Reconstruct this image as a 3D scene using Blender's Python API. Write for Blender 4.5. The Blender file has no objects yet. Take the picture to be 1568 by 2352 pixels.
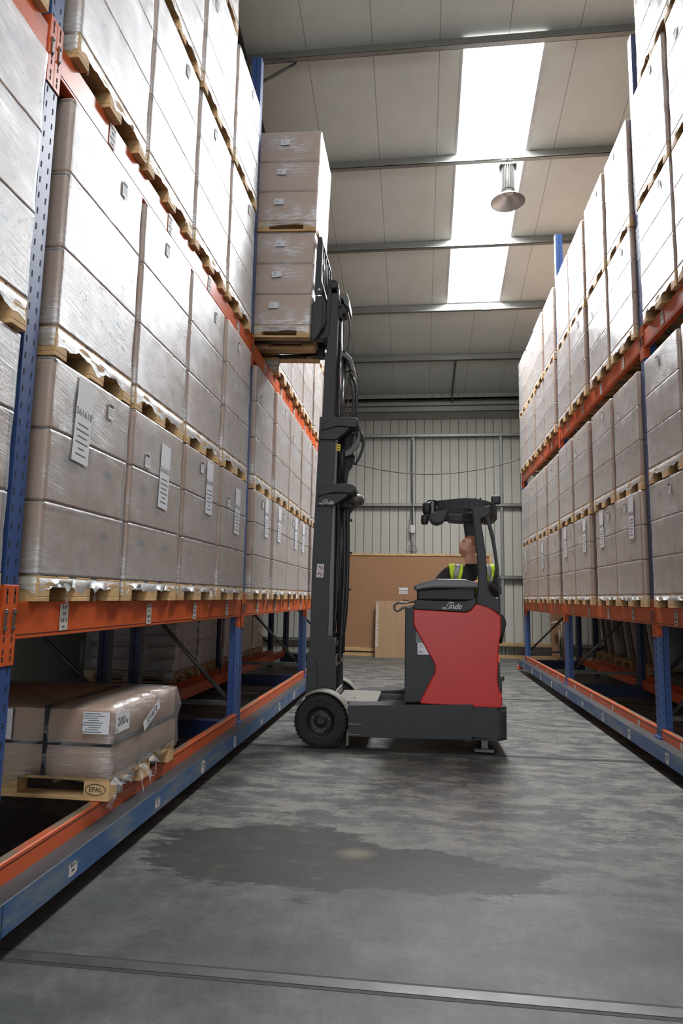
import bpy, bmesh, math, random
from mathutils import Vector, Matrix
random.seed(7)
PI = math.pi
S = bpy.context.scene
COL = S.collection
# ------------------------------------------------------------------ camera
FPX = 1500.86
PIT, YAW, ROL = math.radians(7.393), math.radians(-6.778), math.radians(1.024)
CAMZ = 1.45
def cam_axes():
    f = Vector((math.sin(YAW)*math.cos(PIT), math.cos(YAW)*math.cos(PIT), math.sin(PIT)))
    r = Vector((math.cos(YAW), -math.sin(YAW), 0)); u = r.cross(f)
    return (math.cos(ROL)*r+math.sin(ROL)*u, -math.sin(ROL)*r+math.cos(ROL)*u, f)
AX, AY, AZ = cam_axes()
cam = bpy.data.cameras.new('camera'); co = bpy.data.objects.new('camera', cam); COL.objects.link(co)
cam.sensor_fit = 'HORIZONTAL'; cam.sensor_width = 24; cam.lens = FPX/1568*24
cam.clip_start = .05; cam.clip_end = 200
m = Matrix((AX, AY, -AZ)).transposed().to_4x4(); m.translation = Vector((0, 0, CAMZ)); co.matrix_world = m
S.camera = co
def at(px, py, Y):
    """turn a measured pixel into a point on the real plane y=Y"""
    d = (px-784)/FPX*AX-(py-1176)/FPX*AY+AZ
    t = Y/d.y
    return Vector((d.x*t, Y, CAMZ+d.z*t))
def xz(pts, Y): return [(p.x, p.z) for p in (at(a, b, Y) for a, b in pts)]
# ------------------------------------------------------------------ materials
def nodes(name):
    m = bpy.data.materials.new(name); m.use_nodes = True
    nt = m.node_tree; return m, nt, nt.nodes['Principled BSDF']
def N(nt, t, **k):
    n = nt.nodes.new(t)
    for a, b in k.items():
        if a.startswith('i_'):
            key = a[2:]; n.inputs[int(key) if key.isdigit() else key].default_value = b
        else: setattr(n, a, b)
    return n
def L(nt, a, b): nt.links.new(a, b)
def lin(c):
    return tuple(((x/255)/12.92 if x/255 <= .04045 else ((x/255+.055)/1.055)**2.4) for x in c)+(1,)
def ramp(nt, fac, stops):
    r = N(nt, 'ShaderNodeValToRGB'); e = r.color_ramp.elements
    while len(e) < len(stops): e.new(.5)
    for el, (p, c) in zip(e, stops): el.position = p; el.color = c if len(c) == 4 else c+(1,)
    L(nt, fac, r.inputs[0]); return r
def noise(nt, scale, detail=4, vec=None, rough=.5, mapscale=None):
    tc = N(nt, 'ShaderNodeTexCoord'); out = tc.outputs['Object'] if vec is None else vec
    if mapscale:
        mp = N(nt, 'ShaderNodeMapping'); mp.inputs['Scale'].default_value = mapscale
        L(nt, out, mp.inputs[0]); out = mp.outputs[0]
    n = N(nt, 'ShaderNodeTexNoise'); n.inputs['Scale'].default_value = scale
    n.inputs['Detail'].default_value = detail; n.inputs['Roughness'].default_value = rough
    L(nt, out, n.inputs['Vector']); return n.outputs['Fac']
def bump(nt, b, h, strength=.3, dist=.01):
    n = N(nt, 'ShaderNodeBump', i_Strength=strength, i_Distance=dist); L(nt, h, n.inputs['Height'])
    L(nt, n.outputs[0], b.inputs['Normal']); return n
def mat(name, col, rough=.5, metal=0, var=.12, scale=8, mapscale=None, bmp=0, bscale=60, spec=.5, coat=0):
    m, nt, b = nodes(name)
    c = col if len(col) == 4 else lin(col)
    f = noise(nt, scale, 5, mapscale=mapscale)
    r = ramp(nt, f, [(.3, tuple(x*(1-var) for x in c[:3])+(1,)), (.7, tuple(min(1, x*(1+var)) for x in c[:3])+(1,))])
    L(nt, r.outputs[0], b.inputs['Base Color'])
    b.inputs['Roughness'].default_value = rough; b.inputs['Metallic'].default_value = metal
    b.inputs['Specular IOR Level'].default_value = spec; b.inputs['Coat Weight'].default_value = coat
    if bmp: bump(nt, b, noise(nt, bscale, 3), bmp, .004)
    return m
M = {}
M['carton'] = mat('carton', (168, 134, 110), .75, var=.06, scale=3, bmp=.1, bscale=20)
M['carton_dark'] = mat('carton_grip', (70, 82, 96), .8)
M['wood'] = mat('pallet_wood', (196, 160, 112), .7, var=.28, scale=2.2, mapscale=(1.2, 5, 9), bmp=.2)
M['plank'] = mat('plank_wood', (170, 140, 100), .7, var=.2, scale=2.2, mapscale=(1.2, 5, 9), bmp=.2)
M['black'] = mat('black', (14, 14, 15), .55)
M['hole'] = mat('dark_slot', (10, 12, 18), .8)
M['dark'] = mat('truck_grey', (52, 53, 55), .55, var=.06, scale=4, spec=.35)
M['darker'] = mat('truck_black', (26, 26, 28), .55, var=.1)
M['midgrey'] = mat('truck_deck_grey', (118, 114, 106), .5, var=.1)
M['trim_edge'] = mat('grey_plastic', (84, 84, 84), .4, var=.05)
M['red'] = mat('truck_red', (188, 38, 32), .38, var=.05, scale=3, spec=.4)
M['steel'] = mat('bright_steel', (170, 170, 172), .25, 1)
M['rail'] = mat('rail_steel', (92, 92, 90), .45, .7, var=.2, scale=6)
M['rail_recess_dark'] = mat('rail_recess_dark', (56, 56, 55), .6, .2, var=.2, scale=6)  # far rails: the shade of a recess is put into the colour
M['tyre'] = mat('tyre', (26, 25, 25), .8, var=.2)
M['hose'] = mat('hose', (36, 35, 36), .45)
M['hose_grey'] = mat('hose_light', (92, 84, 76), .45)
M['chain'] = mat('chain', (74, 68, 62), .5, .6)
M['yellow'] = mat('yellow_sticker', (226, 196, 30), .5)
M['white'] = mat('white_paper', (214, 214, 218), .6, var=.03)
M['paper'] = mat('white_label', (196, 192, 186), .6, var=.05)
M['ink'] = mat('ink', (42, 42, 44), .7)
M['inkgrey'] = mat('faded_ink', (96, 98, 104), .7)
M['logo'] = mat('logo_silver', (205, 205, 205), .4, .1)
M['stickerred'] = mat('sticker_red', (160, 50, 50), .5)
M['orange_lens'] = mat('orange_lens', (226, 92, 40), .3)
M['galv'] = None
M['gray_steel'] = mat('brace_steel', (96, 96, 94), .4, .6, var=.2)
M['strap'] = mat('strap', (30, 30, 38), .5)
M['cable'] = mat('cable', (60, 54, 46), .5)
M['plastic_white'] = mat('box_white', (200, 198, 190), .5)
M['board'] = mat('chipboard', (156, 116, 84), .8, var=.07, scale=14, bmp=.1)
M['cardboard'] = mat('cardboard', (168, 136, 104), .8, var=.07, scale=2, mapscale=(6, 6, 1))
M['skin'] = mat('skin', (236, 180, 158), .55, var=.05, scale=20)
M['skin'].node_tree.nodes['Principled BSDF'].inputs['Subsurface Weight'].default_value = .08
def head_mat():
    m, nt, b = nodes('head_skin'); b.inputs['Roughness'].default_value = .55; b.inputs['Subsurface Weight'].default_value = .08
    tc = N(nt, 'ShaderNodeTexCoord'); hc = at(1076, 1257, 7.0)-Vector((.55, 7.0, 1.15))
    sb = N(nt, 'ShaderNodeVectorMath', operation='SUBTRACT'); L(nt, tc.outputs['Object'], sb.inputs[0]); sb.inputs[1].default_value = hc
    def axis(v):
        d = N(nt, 'ShaderNodeVectorMath', operation='DOT_PRODUCT'); L(nt, sb.outputs[0], d.inputs[0]); d.inputs[1].default_value = v; return d.outputs['Value']
    def step(x, a, c):
        r = N(nt, 'ShaderNodeMapRange', interpolation_type='SMOOTHSTEP'); L(nt, x, r.inputs[0]); r.inputs[1].default_value = a; r.inputs[2].default_value = c; return r.outputs[0]
    def mul(a, c):
        k = N(nt, 'ShaderNodeMath', operation='MULTIPLY'); L(nt, a, k.inputs[0]); L(nt, c, k.inputs[1]); return k.outputs[0]
    fx, uz = axis(FD_), axis(UP_)
    beard = mul(step(uz, -.040, -.066), step(fx, .0, .035)); fade = mul(step(uz, -.015, .03), step(fx, .035, -.0))
    fz = N(nt, 'ShaderNodeMath', operation='MULTIPLY', i_1=.7); L(nt, fade, fz.inputs[0])
    m1 = N(nt, 'ShaderNodeMix', data_type='RGBA'); bq = N(nt, 'ShaderNodeMath', operation='MULTIPLY', i_1=.75); L(nt, beard, bq.inputs[0]); L(nt, bq.outputs[0], m1.inputs[0])
    m1.inputs[6].default_value = lin((236, 180, 158)); m1.inputs[7].default_value = lin((168, 106, 80))
    m2 = N(nt, 'ShaderNodeMix', data_type='RGBA'); L(nt, fz.outputs[0], m2.inputs[0]); L(nt, m1.outputs[2], m2.inputs[6]); m2.inputs[7].default_value = lin((160, 108, 76))
    L(nt, m2.outputs[2], b.inputs['Base Color']); return m
FD_ = Vector((-.90, -.36, .34)).normalized(); UP_ = Vector((.34, .08, .94)); UP_ = (UP_-FD_*UP_.dot(FD_)).normalized()
M['head'] = head_mat()
M['hair'] = mat('ginger_hair', (166, 112, 70), .6, var=.25, scale=60)
M['beard'] = mat('beard', (196, 138, 110), .7, var=.2, scale=60)
M['jumper'] = mat('dark_jumper', (38, 33, 35), .85, var=.2, scale=20)
M['trouser'] = mat('dark_trousers', (30, 30, 36), .85)
M['hiviz'] = mat('hi_vis', (196, 222, 40), .6, var=.06)
M['reflect'] = mat('reflective_tape', (150, 148, 142), .45, var=.04)
M['eye'] = mat('eye_white', (210, 205, 200), .3)
M['iris'] = mat('iris', (40, 48, 52), .3)
M['sack'] = mat('sack', (170, 156, 150), .6, var=.15, scale=6, bmp=.4, bscale=12)
M['sheetwhite'] = mat('sheet_white', (150, 152, 146), .6, var=.06)
M['sheetdark'] = mat('sheet_dark', (70, 62, 60), .6, var=.06)
M['bike'] = mat('bike_frame', (196, 190, 176), .4)
def galv():
    m, nt, b = nodes('galvanised_steel')
    tc = N(nt, 'ShaderNodeTexCoord'); v = N(nt, 'ShaderNodeTexVoronoi', i_Scale=150.0); L(nt, tc.outputs['Object'], v.inputs['Vector'])
    r = ramp(nt, v.outputs['Color'], [(.1, lin((118, 117, 112))), (.9, lin((146, 146, 142)))])
    L(nt, r.outputs[0], b.inputs['Base Color']); b.inputs['Metallic'].default_value = .55; b.inputs['Roughness'].default_value = .42
    return m
M['galv'] = galv()
def paint(name, col, worn, lo=.56, hi=.64, scale=5, mapscale=(2, 2, 2), rough=.38):
    m, nt, b = nodes(name)
    f = noise(nt, scale, 8, rough=.65, mapscale=mapscale)
    f2 = noise(nt, 2.5, 3)
    base = ramp(nt, f2, [(.3, tuple(x*.88 for x in lin(col)[:3])+(1,)), (.7, lin(col))])
    mask = ramp(nt, f, [(lo, (0, 0, 0, 1)), (hi, (1, 1, 1, 1))])
    mx = N(nt, 'ShaderNodeMix', data_type='RGBA'); L(nt, mask.outputs[0], mx.inputs[0])
    L(nt, base.outputs[0], mx.inputs[6]); mx.inputs[7].default_value = lin(worn)
    L(nt, mx.outputs[2], b.inputs['Base Color']); b.inputs['Roughness'].default_value = rough
    b.inputs['Specular IOR Level'].default_value = .4
    return m
M['orange'] = paint('orange_paint', (206, 92, 46), (150, 72, 44), .66, .8)
M['orange_worn'] = paint('orange_paint_worn', (186, 96, 62), (122, 108, 92), .44, .52, 4, (1, 1.2, 1))
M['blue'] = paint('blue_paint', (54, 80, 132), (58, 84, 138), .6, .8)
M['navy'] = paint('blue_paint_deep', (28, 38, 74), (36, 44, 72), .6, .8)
M['blue_worn'] = paint('blue_paint_worn', (56, 92, 138), (104, 116, 126), .48, .62, 3.0, (1, .6, 3))
def tilt(nt):
    tc = N(nt, 'ShaderNodeTexCoord'); r = N(nt, 'ShaderNodeMapping'); r.inputs['Rotation'].default_value = (.16, .05, 0); L(nt, tc.outputs['Object'], r.inputs[0]); return r.outputs[0]
def film_shader(name, haze, lo, hi, streak, sc=(2.2, 2.2, 46), rough=(.24, .42), bs=.30, power=1.5):
    """several plies of stretch film: clear face-on, mirror-like and milky at a glancing angle"""
    m, nt, b = nodes(name); nt.nodes.remove(b); out = nt.nodes['Material Output']
    s1 = noise(nt, 3.0, 8, rough=.78, vec=tilt(nt), mapscale=sc); s2 = noise(nt, 1.6, 4, rough=.6, mapscale=(1.5, 1.2, 2.0))
    ml = N(nt, 'ShaderNodeMath', operation='MULTIPLY'); L(nt, s1, ml.inputs[0]); L(nt, s2, ml.inputs[1])
    st = ramp(nt, ml.outputs[0], [(.22, (0, 0, 0, 1)), (.30, (.3,)*3+(1,)), (.37, (1, 1, 1, 1))])
    wr = noise(nt, 2.0, 6, rough=.7, vec=tilt(nt), mapscale=(1.3, 1.3, sc[2]*1.1)); wr2 = noise(nt, 5, 3, mapscale=(1, 1, 1.6))
    h = N(nt, 'ShaderNodeMath', operation='MULTIPLY_ADD', i_1=.35); L(nt, wr2, h.inputs[0]); L(nt, wr, h.inputs[2])
    bp = N(nt, 'ShaderNodeBump', i_Strength=bs, i_Distance=.018); L(nt, h.outputs[0], bp.inputs['Height'])
    lw = N(nt, 'ShaderNodeLayerWeight', i_Blend=.5)
    pw = N(nt, 'ShaderNodeMath', operation='POWER', i_1=power); L(nt, lw.outputs['Facing'], pw.inputs[0])
    mr = N(nt, 'ShaderNodeMath', operation='MULTIPLY_ADD', i_1=hi-lo, i_2=lo); L(nt, pw.outputs[0], mr.inputs[0])
    sk = N(nt, 'ShaderNodeMath', operation='MULTIPLY_ADD', i_1=streak); L(nt, st.outputs[0], sk.inputs[0]); L(nt, mr.outputs[0], sk.inputs[2]); sk.use_clamp = True
    g = N(nt, 'ShaderNodeBsdfGlossy'); g.inputs['Color'].default_value = (.94, .97, 1, 1)
    rr = ramp(nt, s2, [(.3, (rough[0],)*3+(1,)), (.7, (rough[1],)*3+(1,))]); L(nt, rr.outputs[0], g.inputs['Roughness']); L(nt, bp.outputs[0], g.inputs['Normal'])
    d = N(nt, 'ShaderNodeBsdfDiffuse'); d.inputs['Color'].default_value = (.80, .83, .85, 1)
    t = N(nt, 'ShaderNodeBsdfTransparent')
    m1 = N(nt, 'ShaderNodeMixShader'); hz = N(nt, 'ShaderNodeMath', operation='MULTIPLY_ADD', i_1=haze*1.9, i_2=haze*.22); L(nt, sk.outputs[0], hz.inputs[0]); hz.use_clamp = True
    L(nt, hz.outputs[0], m1.inputs[0]); L(nt, t.outputs[0], m1.inputs[1]); L(nt, d.outputs[0], m1.inputs[2])
    m2 = N(nt, 'ShaderNodeMixShader'); L(nt, sk.outputs[0], m2.inputs[0]); L(nt, m1.outputs[0], m2.inputs[1]); L(nt, g.outputs[0], m2.inputs[2])
    L(nt, m2.outputs[0], out.inputs['Surface'])
    return m
def film_mat(): return film_shader('stretch_film', .39, .03, .47, .30)
M['film'] = film_mat()
M['kerb_top'] = mat('scuffed_steel', (66, 69, 72), .45, .1, var=.25, scale=5, mapscale=(1, .4, 1))
def film_clear():
    m, nt, b = nodes('film_strand')
    a = ramp(nt, noise(nt, 30, 4), [(.35, (.12,)*3+(1,)), (.65, (.5,)*3+(1,))]); L(nt, a.outputs[0], b.inputs['Alpha'])
    b.inputs['Base Color'].default_value = (.85, .86, .88, 1); b.inputs['Roughness'].default_value = .18
    b.inputs['Specular IOR Level'].default_value = .9
    return m
M['strand'] = film_clear()
def film_low(): return film_shader('clear_wrinkled_film', .12, .06, .5, .35, (1.5, 2.2, 22), (.15, .3), .7)
M['film_low'] = film_low()
def blob(nt, co_out, cx, cy, rx, ry, ang, dist):
    """soft mask of a stretched ellipse broken up by noise, in floor coordinates"""
    mp = N(nt, 'ShaderNodeMapping', vector_type='TEXTURE')
    mp.inputs['Location'].default_value = (cx, cy, 0); mp.inputs['Rotation'].default_value = (0, 0, ang)
    mp.inputs['Scale'].default_value = (rx, ry, 1); L(nt, co_out, mp.inputs[0])
    sp = N(nt, 'ShaderNodeVectorMath', operation='LENGTH'); L(nt, mp.outputs[0], sp.inputs[0])
    ad = N(nt, 'ShaderNodeMath', operation='ADD'); L(nt, sp.outputs['Value'], ad.inputs[0]); L(nt, dist, ad.inputs[1])
    return ad.outputs[0]
def floor_mat():
    m, nt, b = nodes('concrete_floor')
    tc = N(nt, 'ShaderNodeTexCoord'); oc = tc.outputs['Object']
    big = noise(nt, 1.6, 10, oc, .7); mid = noise(nt, 2.6, 14, oc, .78, (1, 2.0, 1)); fine = noise(nt, 26, 9, oc, .8)
    base = ramp(nt, big, [(.36, lin((60, 62, 63))), (.5, lin((74, 76, 76))), (.64, lin((92, 94, 91)))])
    worn = ramp(nt, mid, [(.47, (0, 0, 0, 1)), (.56, (1, 1, 1, 1))])
    # mostly scuffed where the trucks turn, further down the aisle
    sx = N(nt, 'ShaderNodeSeparateXYZ'); L(nt, oc, sx.inputs[0])
    zn = N(nt, 'ShaderNodeMapRange'); L(nt, sx.outputs[1], zn.inputs[0])
    for k, v in ((1, 3.2), (2, 4.6), (3, .08), (4, .75)): zn.inputs[k].default_value = v
    wm = N(nt, 'ShaderNodeMath', operation='MULTIPLY'); L(nt, worn.outputs[0], wm.inputs[0]); L(nt, zn.outputs[0], wm.inputs[1])
    m1 = N(nt, 'ShaderNodeMix', data_type='RGBA'); L(nt, wm.outputs[0], m1.inputs[0]); L(nt, base.outputs[0], m1.inputs[6]); m1.inputs[7].default_value = lin((122, 119, 111))
    dn = noise(nt, 2.0, 14, oc, .72, (.8, 1.8, 1)); 
    dd = N(nt, 'ShaderNodeMath', operation='MULTIPLY_ADD', i_1=1.7, i_2=-.85); L(nt, dn, dd.inputs[0])
    b1 = blob(nt, oc, -.80, 3.84, .74, .50, -.12, dd.outputs[0]); b2 = blob(nt, oc, .02, 3.74, .74, .30, -.02, dd.outputs[0])
    mn = N(nt, 'ShaderNodeMath', operation='MINIMUM'); L(nt, b1, mn.inputs[0]); L(nt, b2, mn.inputs[1])
    st = ramp(nt, mn.outputs[0], [(.90, (1, 1, 1, 1)), (.97, (0, 0, 0, 1))])
    patch = ramp(nt, noise(nt, 5, 12, oc, .78, (1, 2, 1)), [(.35, lin((48, 46, 43))), (.55, lin((50, 48, 46))), (.72, lin((92, 87, 78)))])
    m2 = N(nt, 'ShaderNodeMix', data_type='RGBA'); L(nt, st.outputs[0], m2.inputs[0]); L(nt, m1.outputs[2], m2.inputs[6]); L(nt, patch.outputs[0], m2.inputs[7])
    b3 = blob(nt, oc, -.35, 3.93, .13, .09, .2, dd.outputs[0]); s3 = ramp(nt, b3, [(.2, (.7, .7, .7, 1)), (1.0, (0, 0, 0, 1))])
    m3 = N(nt, 'ShaderNodeMix', data_type='RGBA'); L(nt, s3.outputs[0], m3.inputs[0]); L(nt, m2.outputs[2], m3.inputs[6]); m3.inputs[7].default_value = lin((120, 110, 90))
    # dark oil marks and fine scratches
    oil = ramp(nt, noise(nt, 4.2, 2, oc), [(.70, (1, 1, 1, 1)), (.78, (.62, .62, .62, 1))])
    sc = ramp(nt, noise(nt, 6, 3, oc, .5, (9, .8, 1)), [(.70, (1, 1, 1, 1)), (.73, (1.18, 1.18, 1.18, 1)), (.76, (1, 1, 1, 1))])
    m4 = N(nt, 'ShaderNodeMix', data_type='RGBA', blend_type='MULTIPLY'); m4.inputs[0].default_value = 1; L(nt, m3.outputs[2], m4.inputs[6]); L(nt, oil.outputs[0], m4.inputs[7])
    m5 = N(nt, 'ShaderNodeMix', data_type='RGBA', blend_type='MULTIPLY'); m5.inputs[0].default_value = 1; L(nt, m4.outputs[2], m5.inputs[6]); L(nt, sc.outputs[0], m5.inputs[7])
    fr = ramp(nt, fine, [(.32, (.74, .74, .74, 1)), (.5, (1, 1, 1, 1)), (.68, (1.2, 1.2, 1.2, 1))])
    m6 = N(nt, 'ShaderNodeMix', data_type='RGBA', blend_type='MULTIPLY'); m6.inputs[0].default_value = 1; L(nt, m5.outputs[2], m6.inputs[6]); L(nt, fr.outputs[0], m6.inputs[7])
    L(nt, m6.outputs[2], b.inputs['Base Color'])
    rr = ramp(nt, mid, [(.3, (.42,)*3+(1,)), (.7, (.6,)*3+(1,))]); L(nt, rr.outputs[0], b.inputs['Roughness'])
    b.inputs['Specular IOR Level'].default_value = .35
    bump(nt, b, fine, .12, .004)
    return m
M['floor'] = floor_mat()
def roof_mat():
    m, nt, b = nodes('roof_liner')
    tc = N(nt, 'ShaderNodeTexCoord'); sx = N(nt, 'ShaderNodeSeparateXYZ'); L(nt, tc.outputs['Object'], sx.inputs[0])
    def line(period, off, w):
        a = N(nt, 'ShaderNodeMath', operation='MULTIPLY_ADD', i_1=1/period, i_2=off); L(nt, sx.outputs[0], a.inputs[0])
        f = N(nt, 'ShaderNodeMath', operation='FRACT'); L(nt, a.outputs[0], f.inputs[0])
        c = N(nt, 'ShaderNodeMath', operation='LESS_THAN', i_1=w); L(nt, f.outputs[0], c.inputs[0]); return c.outputs[0]
    j = line(.93, .71, .014); r = line(.062, 0, .16)
    base = ramp(nt, noise(nt, 3, 3, tc.outputs['Object']), [(.3, lin((200, 205, 200))), (.7, lin((206, 211, 206)))])
    m1 = N(nt, 'ShaderNodeMix', data_type='RGBA'); sm = N(nt, 'ShaderNodeMath', operation='MULTIPLY', i_1=.16); L(nt, r, sm.inputs[0])
    L(nt, sm.outputs[0], m1.inputs[0]); L(nt, base.outputs[0], m1.inputs[6]); m1.inputs[7].default_value = lin((222, 224, 220))
    m2 = N(nt, 'ShaderNodeMix', data_type='RGBA'); sj = N(nt, 'ShaderNodeMath', operation='MULTIPLY', i_1=.6); L(nt, j, sj.inputs[0])
    L(nt, sj.outputs[0], m2.inputs[0]); L(nt, m1.outputs[2], m2.inputs[6]); m2.inputs[7].default_value = lin((104, 98, 90))
    L(nt, m2.outputs[2], b.inputs['Base Color']); b.inputs['Roughness'].default_value = .5
    return m
M['roof'] = roof_mat()
M['clad'] = mat('wall_cladding', (182, 180, 170), .55, var=.03, scale=1, mapscale=(1, 1, .2))
M['clad_dark'] = mat('cladding_groove', (120, 118, 108), .6)
M['skyframe'] = mat('skylight_upstand', (196, 198, 200), .5)
def glazing():
    m, nt, b = nodes('skylight_sheet')
    b.inputs['Base Color'].default_value = (.9, .93, .95, 1); b.inputs['Alpha'].default_value = .12; b.inputs['Roughness'].default_value = .3
    return m
M['glazing'] = glazing()
# ------------------------------------------------------------------ mesh helpers
ORG = {}
class MB:
    def __init__(s): s.bm = bmesh.new(); s.mi = 0
    def face(s, pts, mi=None):
        f = s.bm.faces.new([s.bm.verts.new(p) for p in pts]); f.material_index = s.mi if mi is None else mi; return f
    def box(s, c, d, rot=None, bev=0, mi=None, seg=1):
        b = bmesh.new(); bmesh.ops.create_cube(b, size=1)
        for v in b.verts: v.co = Vector((v.co.x*d[0], v.co.y*d[1], v.co.z*d[2]))
        if bev: bmesh.ops.bevel(b, geom=list(b.edges), offset=bev, segments=seg, affect='EDGES', profile=.5)
        return s.add(b, Matrix.Translation(c) @ (rot.to_4x4() if rot else Matrix()), mi)
    def bb(s, x0, x1, y0, y1, z0, z1, bev=0, mi=None, seg=1):
        return s.box(((x0+x1)/2, (y0+y1)/2, (z0+z1)/2), (abs(x1-x0), abs(y1-y0), abs(z1-z0)), None, bev, mi, seg)
    def add(s, b, mx=None, mi=None, smooth=False):
        mi = s.mi if mi is None else mi
        vm = {}
        for v in b.verts: vm[v] = s.bm.verts.new(mx @ v.co if mx else v.co)
        for f in b.faces:
            try: g = s.bm.faces.new([vm[v] for v in f.verts])
            except ValueError: continue
            g.material_index = mi; g.smooth = f.smooth or smooth
        b.free(); return s
    def prism(s, pts, y0, y1, bev=0, seg=2, mi=None, axis='y'):
        """polygon in x,z swept along y (axis='y'), or in y,z along x, or x,y along z"""
        b = bmesh.new()
        mk = {'y': lambda p, t: (p[0], t, p[1]), 'x': lambda p, t: (t, p[0], p[1]), 'z': lambda p, t: (p[0], p[1], t)}[axis]
        a0 = [b.verts.new(mk(p, y0)) for p in pts]; a1 = [b.verts.new(mk(p, y1)) for p in pts]
        caps = [b.faces.new(a0), b.faces.new(a1[::-1])]
        n = len(pts)
        for i in range(n): b.faces.new([a0[i], a1[i], a1[(i+1) % n], a0[(i+1) % n]])
        bmesh.ops.recalc_face_normals(b, faces=b.faces)
        if bev:
            ed = {e for f in caps for e in f.edges}
            bmesh.ops.bevel(b, geom=list(ed), offset=bev, segments=seg, affect='EDGES', profile=.5)
        return s.add(b, None, mi)
    def tube(s, pts, r, n=10, mi=None, closed=False, caps=True):
        pts = [Vector(p) for p in pts]; rings = []; R = r if isinstance(r, (list, tuple)) else [r]*len(pts)
        up = None
        for i, p in enumerate(pts):
            a = pts[max(i-1, 0)]; c = pts[min(i+1, len(pts)-1)]
            if closed: a = pts[i-1]; c = pts[(i+1) % len(pts)]
            t = (c-a).normalized()
            if up is None: up = Vector((0, 0, 1)) if abs(t.z) < .9 else Vector((1, 0, 0))
            u = (up-t*up.dot(t)).normalized(); up = u; v = t.cross(u)
            rings.append([s.bm.verts.new(p+(u*math.cos(2*PI*k/n)+v*math.sin(2*PI*k/n))*R[i]) for k in range(n)])
        m_ = s.mi if mi is None else mi
        rr = range(len(rings)) if closed else range(len(rings)-1)
        for i in rr:
            A, B = rings[i], rings[(i+1) % len(rings)]
            for k in range(n):
                f = s.bm.faces.new([A[k], A[(k+1) % n], B[(k+1) % n], B[k]]); f.smooth = True; f.material_index = m_
        if caps and not closed:
            for g in (rings[0][::-1], rings[-1]):
                f = s.bm.faces.new(g); f.material_index = m_
        return s
    def cyl(s, a, b, r, n=20, mi=None, r2=None): return s.tube([a, b], [r, r if r2 is None else r2], n, mi)
    def lathe(s, prof, c, axis='z', n=32, mi=None, smooth=True):
        """prof: list of (radius, height)"""
        rings = []
        for r, h in prof:
            ring = []
            for k in range(n):
                a = 2*PI*k/n; p = (r*math.cos(a), r*math.sin(a), h)
                if axis == 'y': p = (p[0], p[2], p[1])
                if axis == 'x': p = (p[2], p[0], p[1])
                ring.append(s.bm.verts.new(Vector(c)+Vector(p)))
            rings.append(ring)
        m_ = s.mi if mi is None else mi
        for A, B in zip(rings, rings[1:]):
            for k in range(n):
                f = s.bm.faces.new([A[k], A[(k+1) % n], B[(k+1) % n], B[k]]); f.smooth = smooth; f.material_index = m_
        return s
    def grid(s, rows, mi=None, smooth=True, wrap=False):
        V = [[s.bm.verts.new(p) for p in r] for r in rows]
        m_ = s.mi if mi is None else mi
        for A, B in zip(V, V[1:]):
            k = len(A)
            for i in range(k if wrap else k-1):
                f = s.bm.faces.new([A[i], A[(i+1) % k], B[(i+1) % k], B[i]]); f.smooth = smooth; f.material_index = m_
        return s
    def build(s, name, mats, parent=None, recalc=True):
        if recalc: bmesh.ops.recalc_face_normals(s.bm, faces=s.bm.faces)
        o_ = ORG.get(parent.name, Vector()) if parent else Vector()
        if o_.length: bmesh.ops.translate(s.bm, verts=s.bm.verts, vec=-o_)
        me = bpy.data.meshes.new(name); s.bm.to_mesh(me); s.bm.free()
        for x in (mats if isinstance(mats, (list, tuple)) else [mats]): me.materials.append(x)
        o = bpy.data.objects.new(name, me); COL.objects.link(o)
        if parent: o.parent = parent; ORG[o.name] = o_
        return o
def tag(o, label=None, cat=None, group=None, kind=None):
    if label: o['label'] = label
    if cat: o['category'] = cat
    if group: o['group'] = group
    if kind: o['kind'] = kind
    return o
def empty(name, loc=(0, 0, 0)):
    o = bpy.data.objects.new(name, None); o.location = loc; o.empty_display_size = .1; COL.objects.link(o); ORG[o.name] = Vector(loc); return o
def struct(o): o['kind'] = 'structure'; return o
_tc = {}
def text_obj(name, txt, size, mx, material, parent, shear=0, ext=.0004, fit=None):
    key = (txt, size, shear)
    if key not in _tc:
        c = bpy.data.curves.new('t', 'FONT'); c.body = txt; c.size = size; c.shear = shear; c.align_x = 'CENTER'; c.align_y = 'CENTER'
        c.extrude = ext; c.resolution_u = 3
        t = bpy.data.objects.new('t', c); COL.objects.link(t)
        dg = bpy.context.evaluated_depsgraph_get(); me = bpy.data.meshes.new_from_object(t.evaluated_get(dg))
        bpy.data.objects.remove(t); bpy.data.curves.remove(c); _tc[key] = me
    me = _tc[key].copy(); me.materials.clear(); me.materials.append(material)
    org = ORG.get(parent.name, Vector()) if parent else Vector()
    me.transform(mx); me.transform(Matrix.Translation(-org))
    o = bpy.data.objects.new(name, me); COL.objects.link(o); o.parent = parent; ORG[o.name] = org
    return o
def face_mx(p, nrm, up=(0, 0, 1), roll=0):
    """matrix whose z axis is nrm and y axis up, for flat prints on a surface"""
    z = Vector(nrm).normalized(); y = Vector(up); y = (y-z*y.dot(z)).normalized(); x = y.cross(z)
    r = Matrix((x, y, z)).transposed() @ Matrix.Rotation(roll, 3, 'Z')
    m = r.to_4x4(); m.translation = Vector(p); return m
def plate(mb, mx, w, h, t=.001, mi=0):
    b = bmesh.new(); bmesh.ops.create_cube(b, size=1)
    for v in b.verts: v.co = Vector((v.co.x*w, v.co.y*h, v.co.z*t))
    mb.add(b, mx, mi)
def copy_tree(o, parent=None):
    c = o.copy(); COL.objects.link(c); c.parent = parent
    for ch in o.children: copy_tree(ch, c)
    return c
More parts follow.
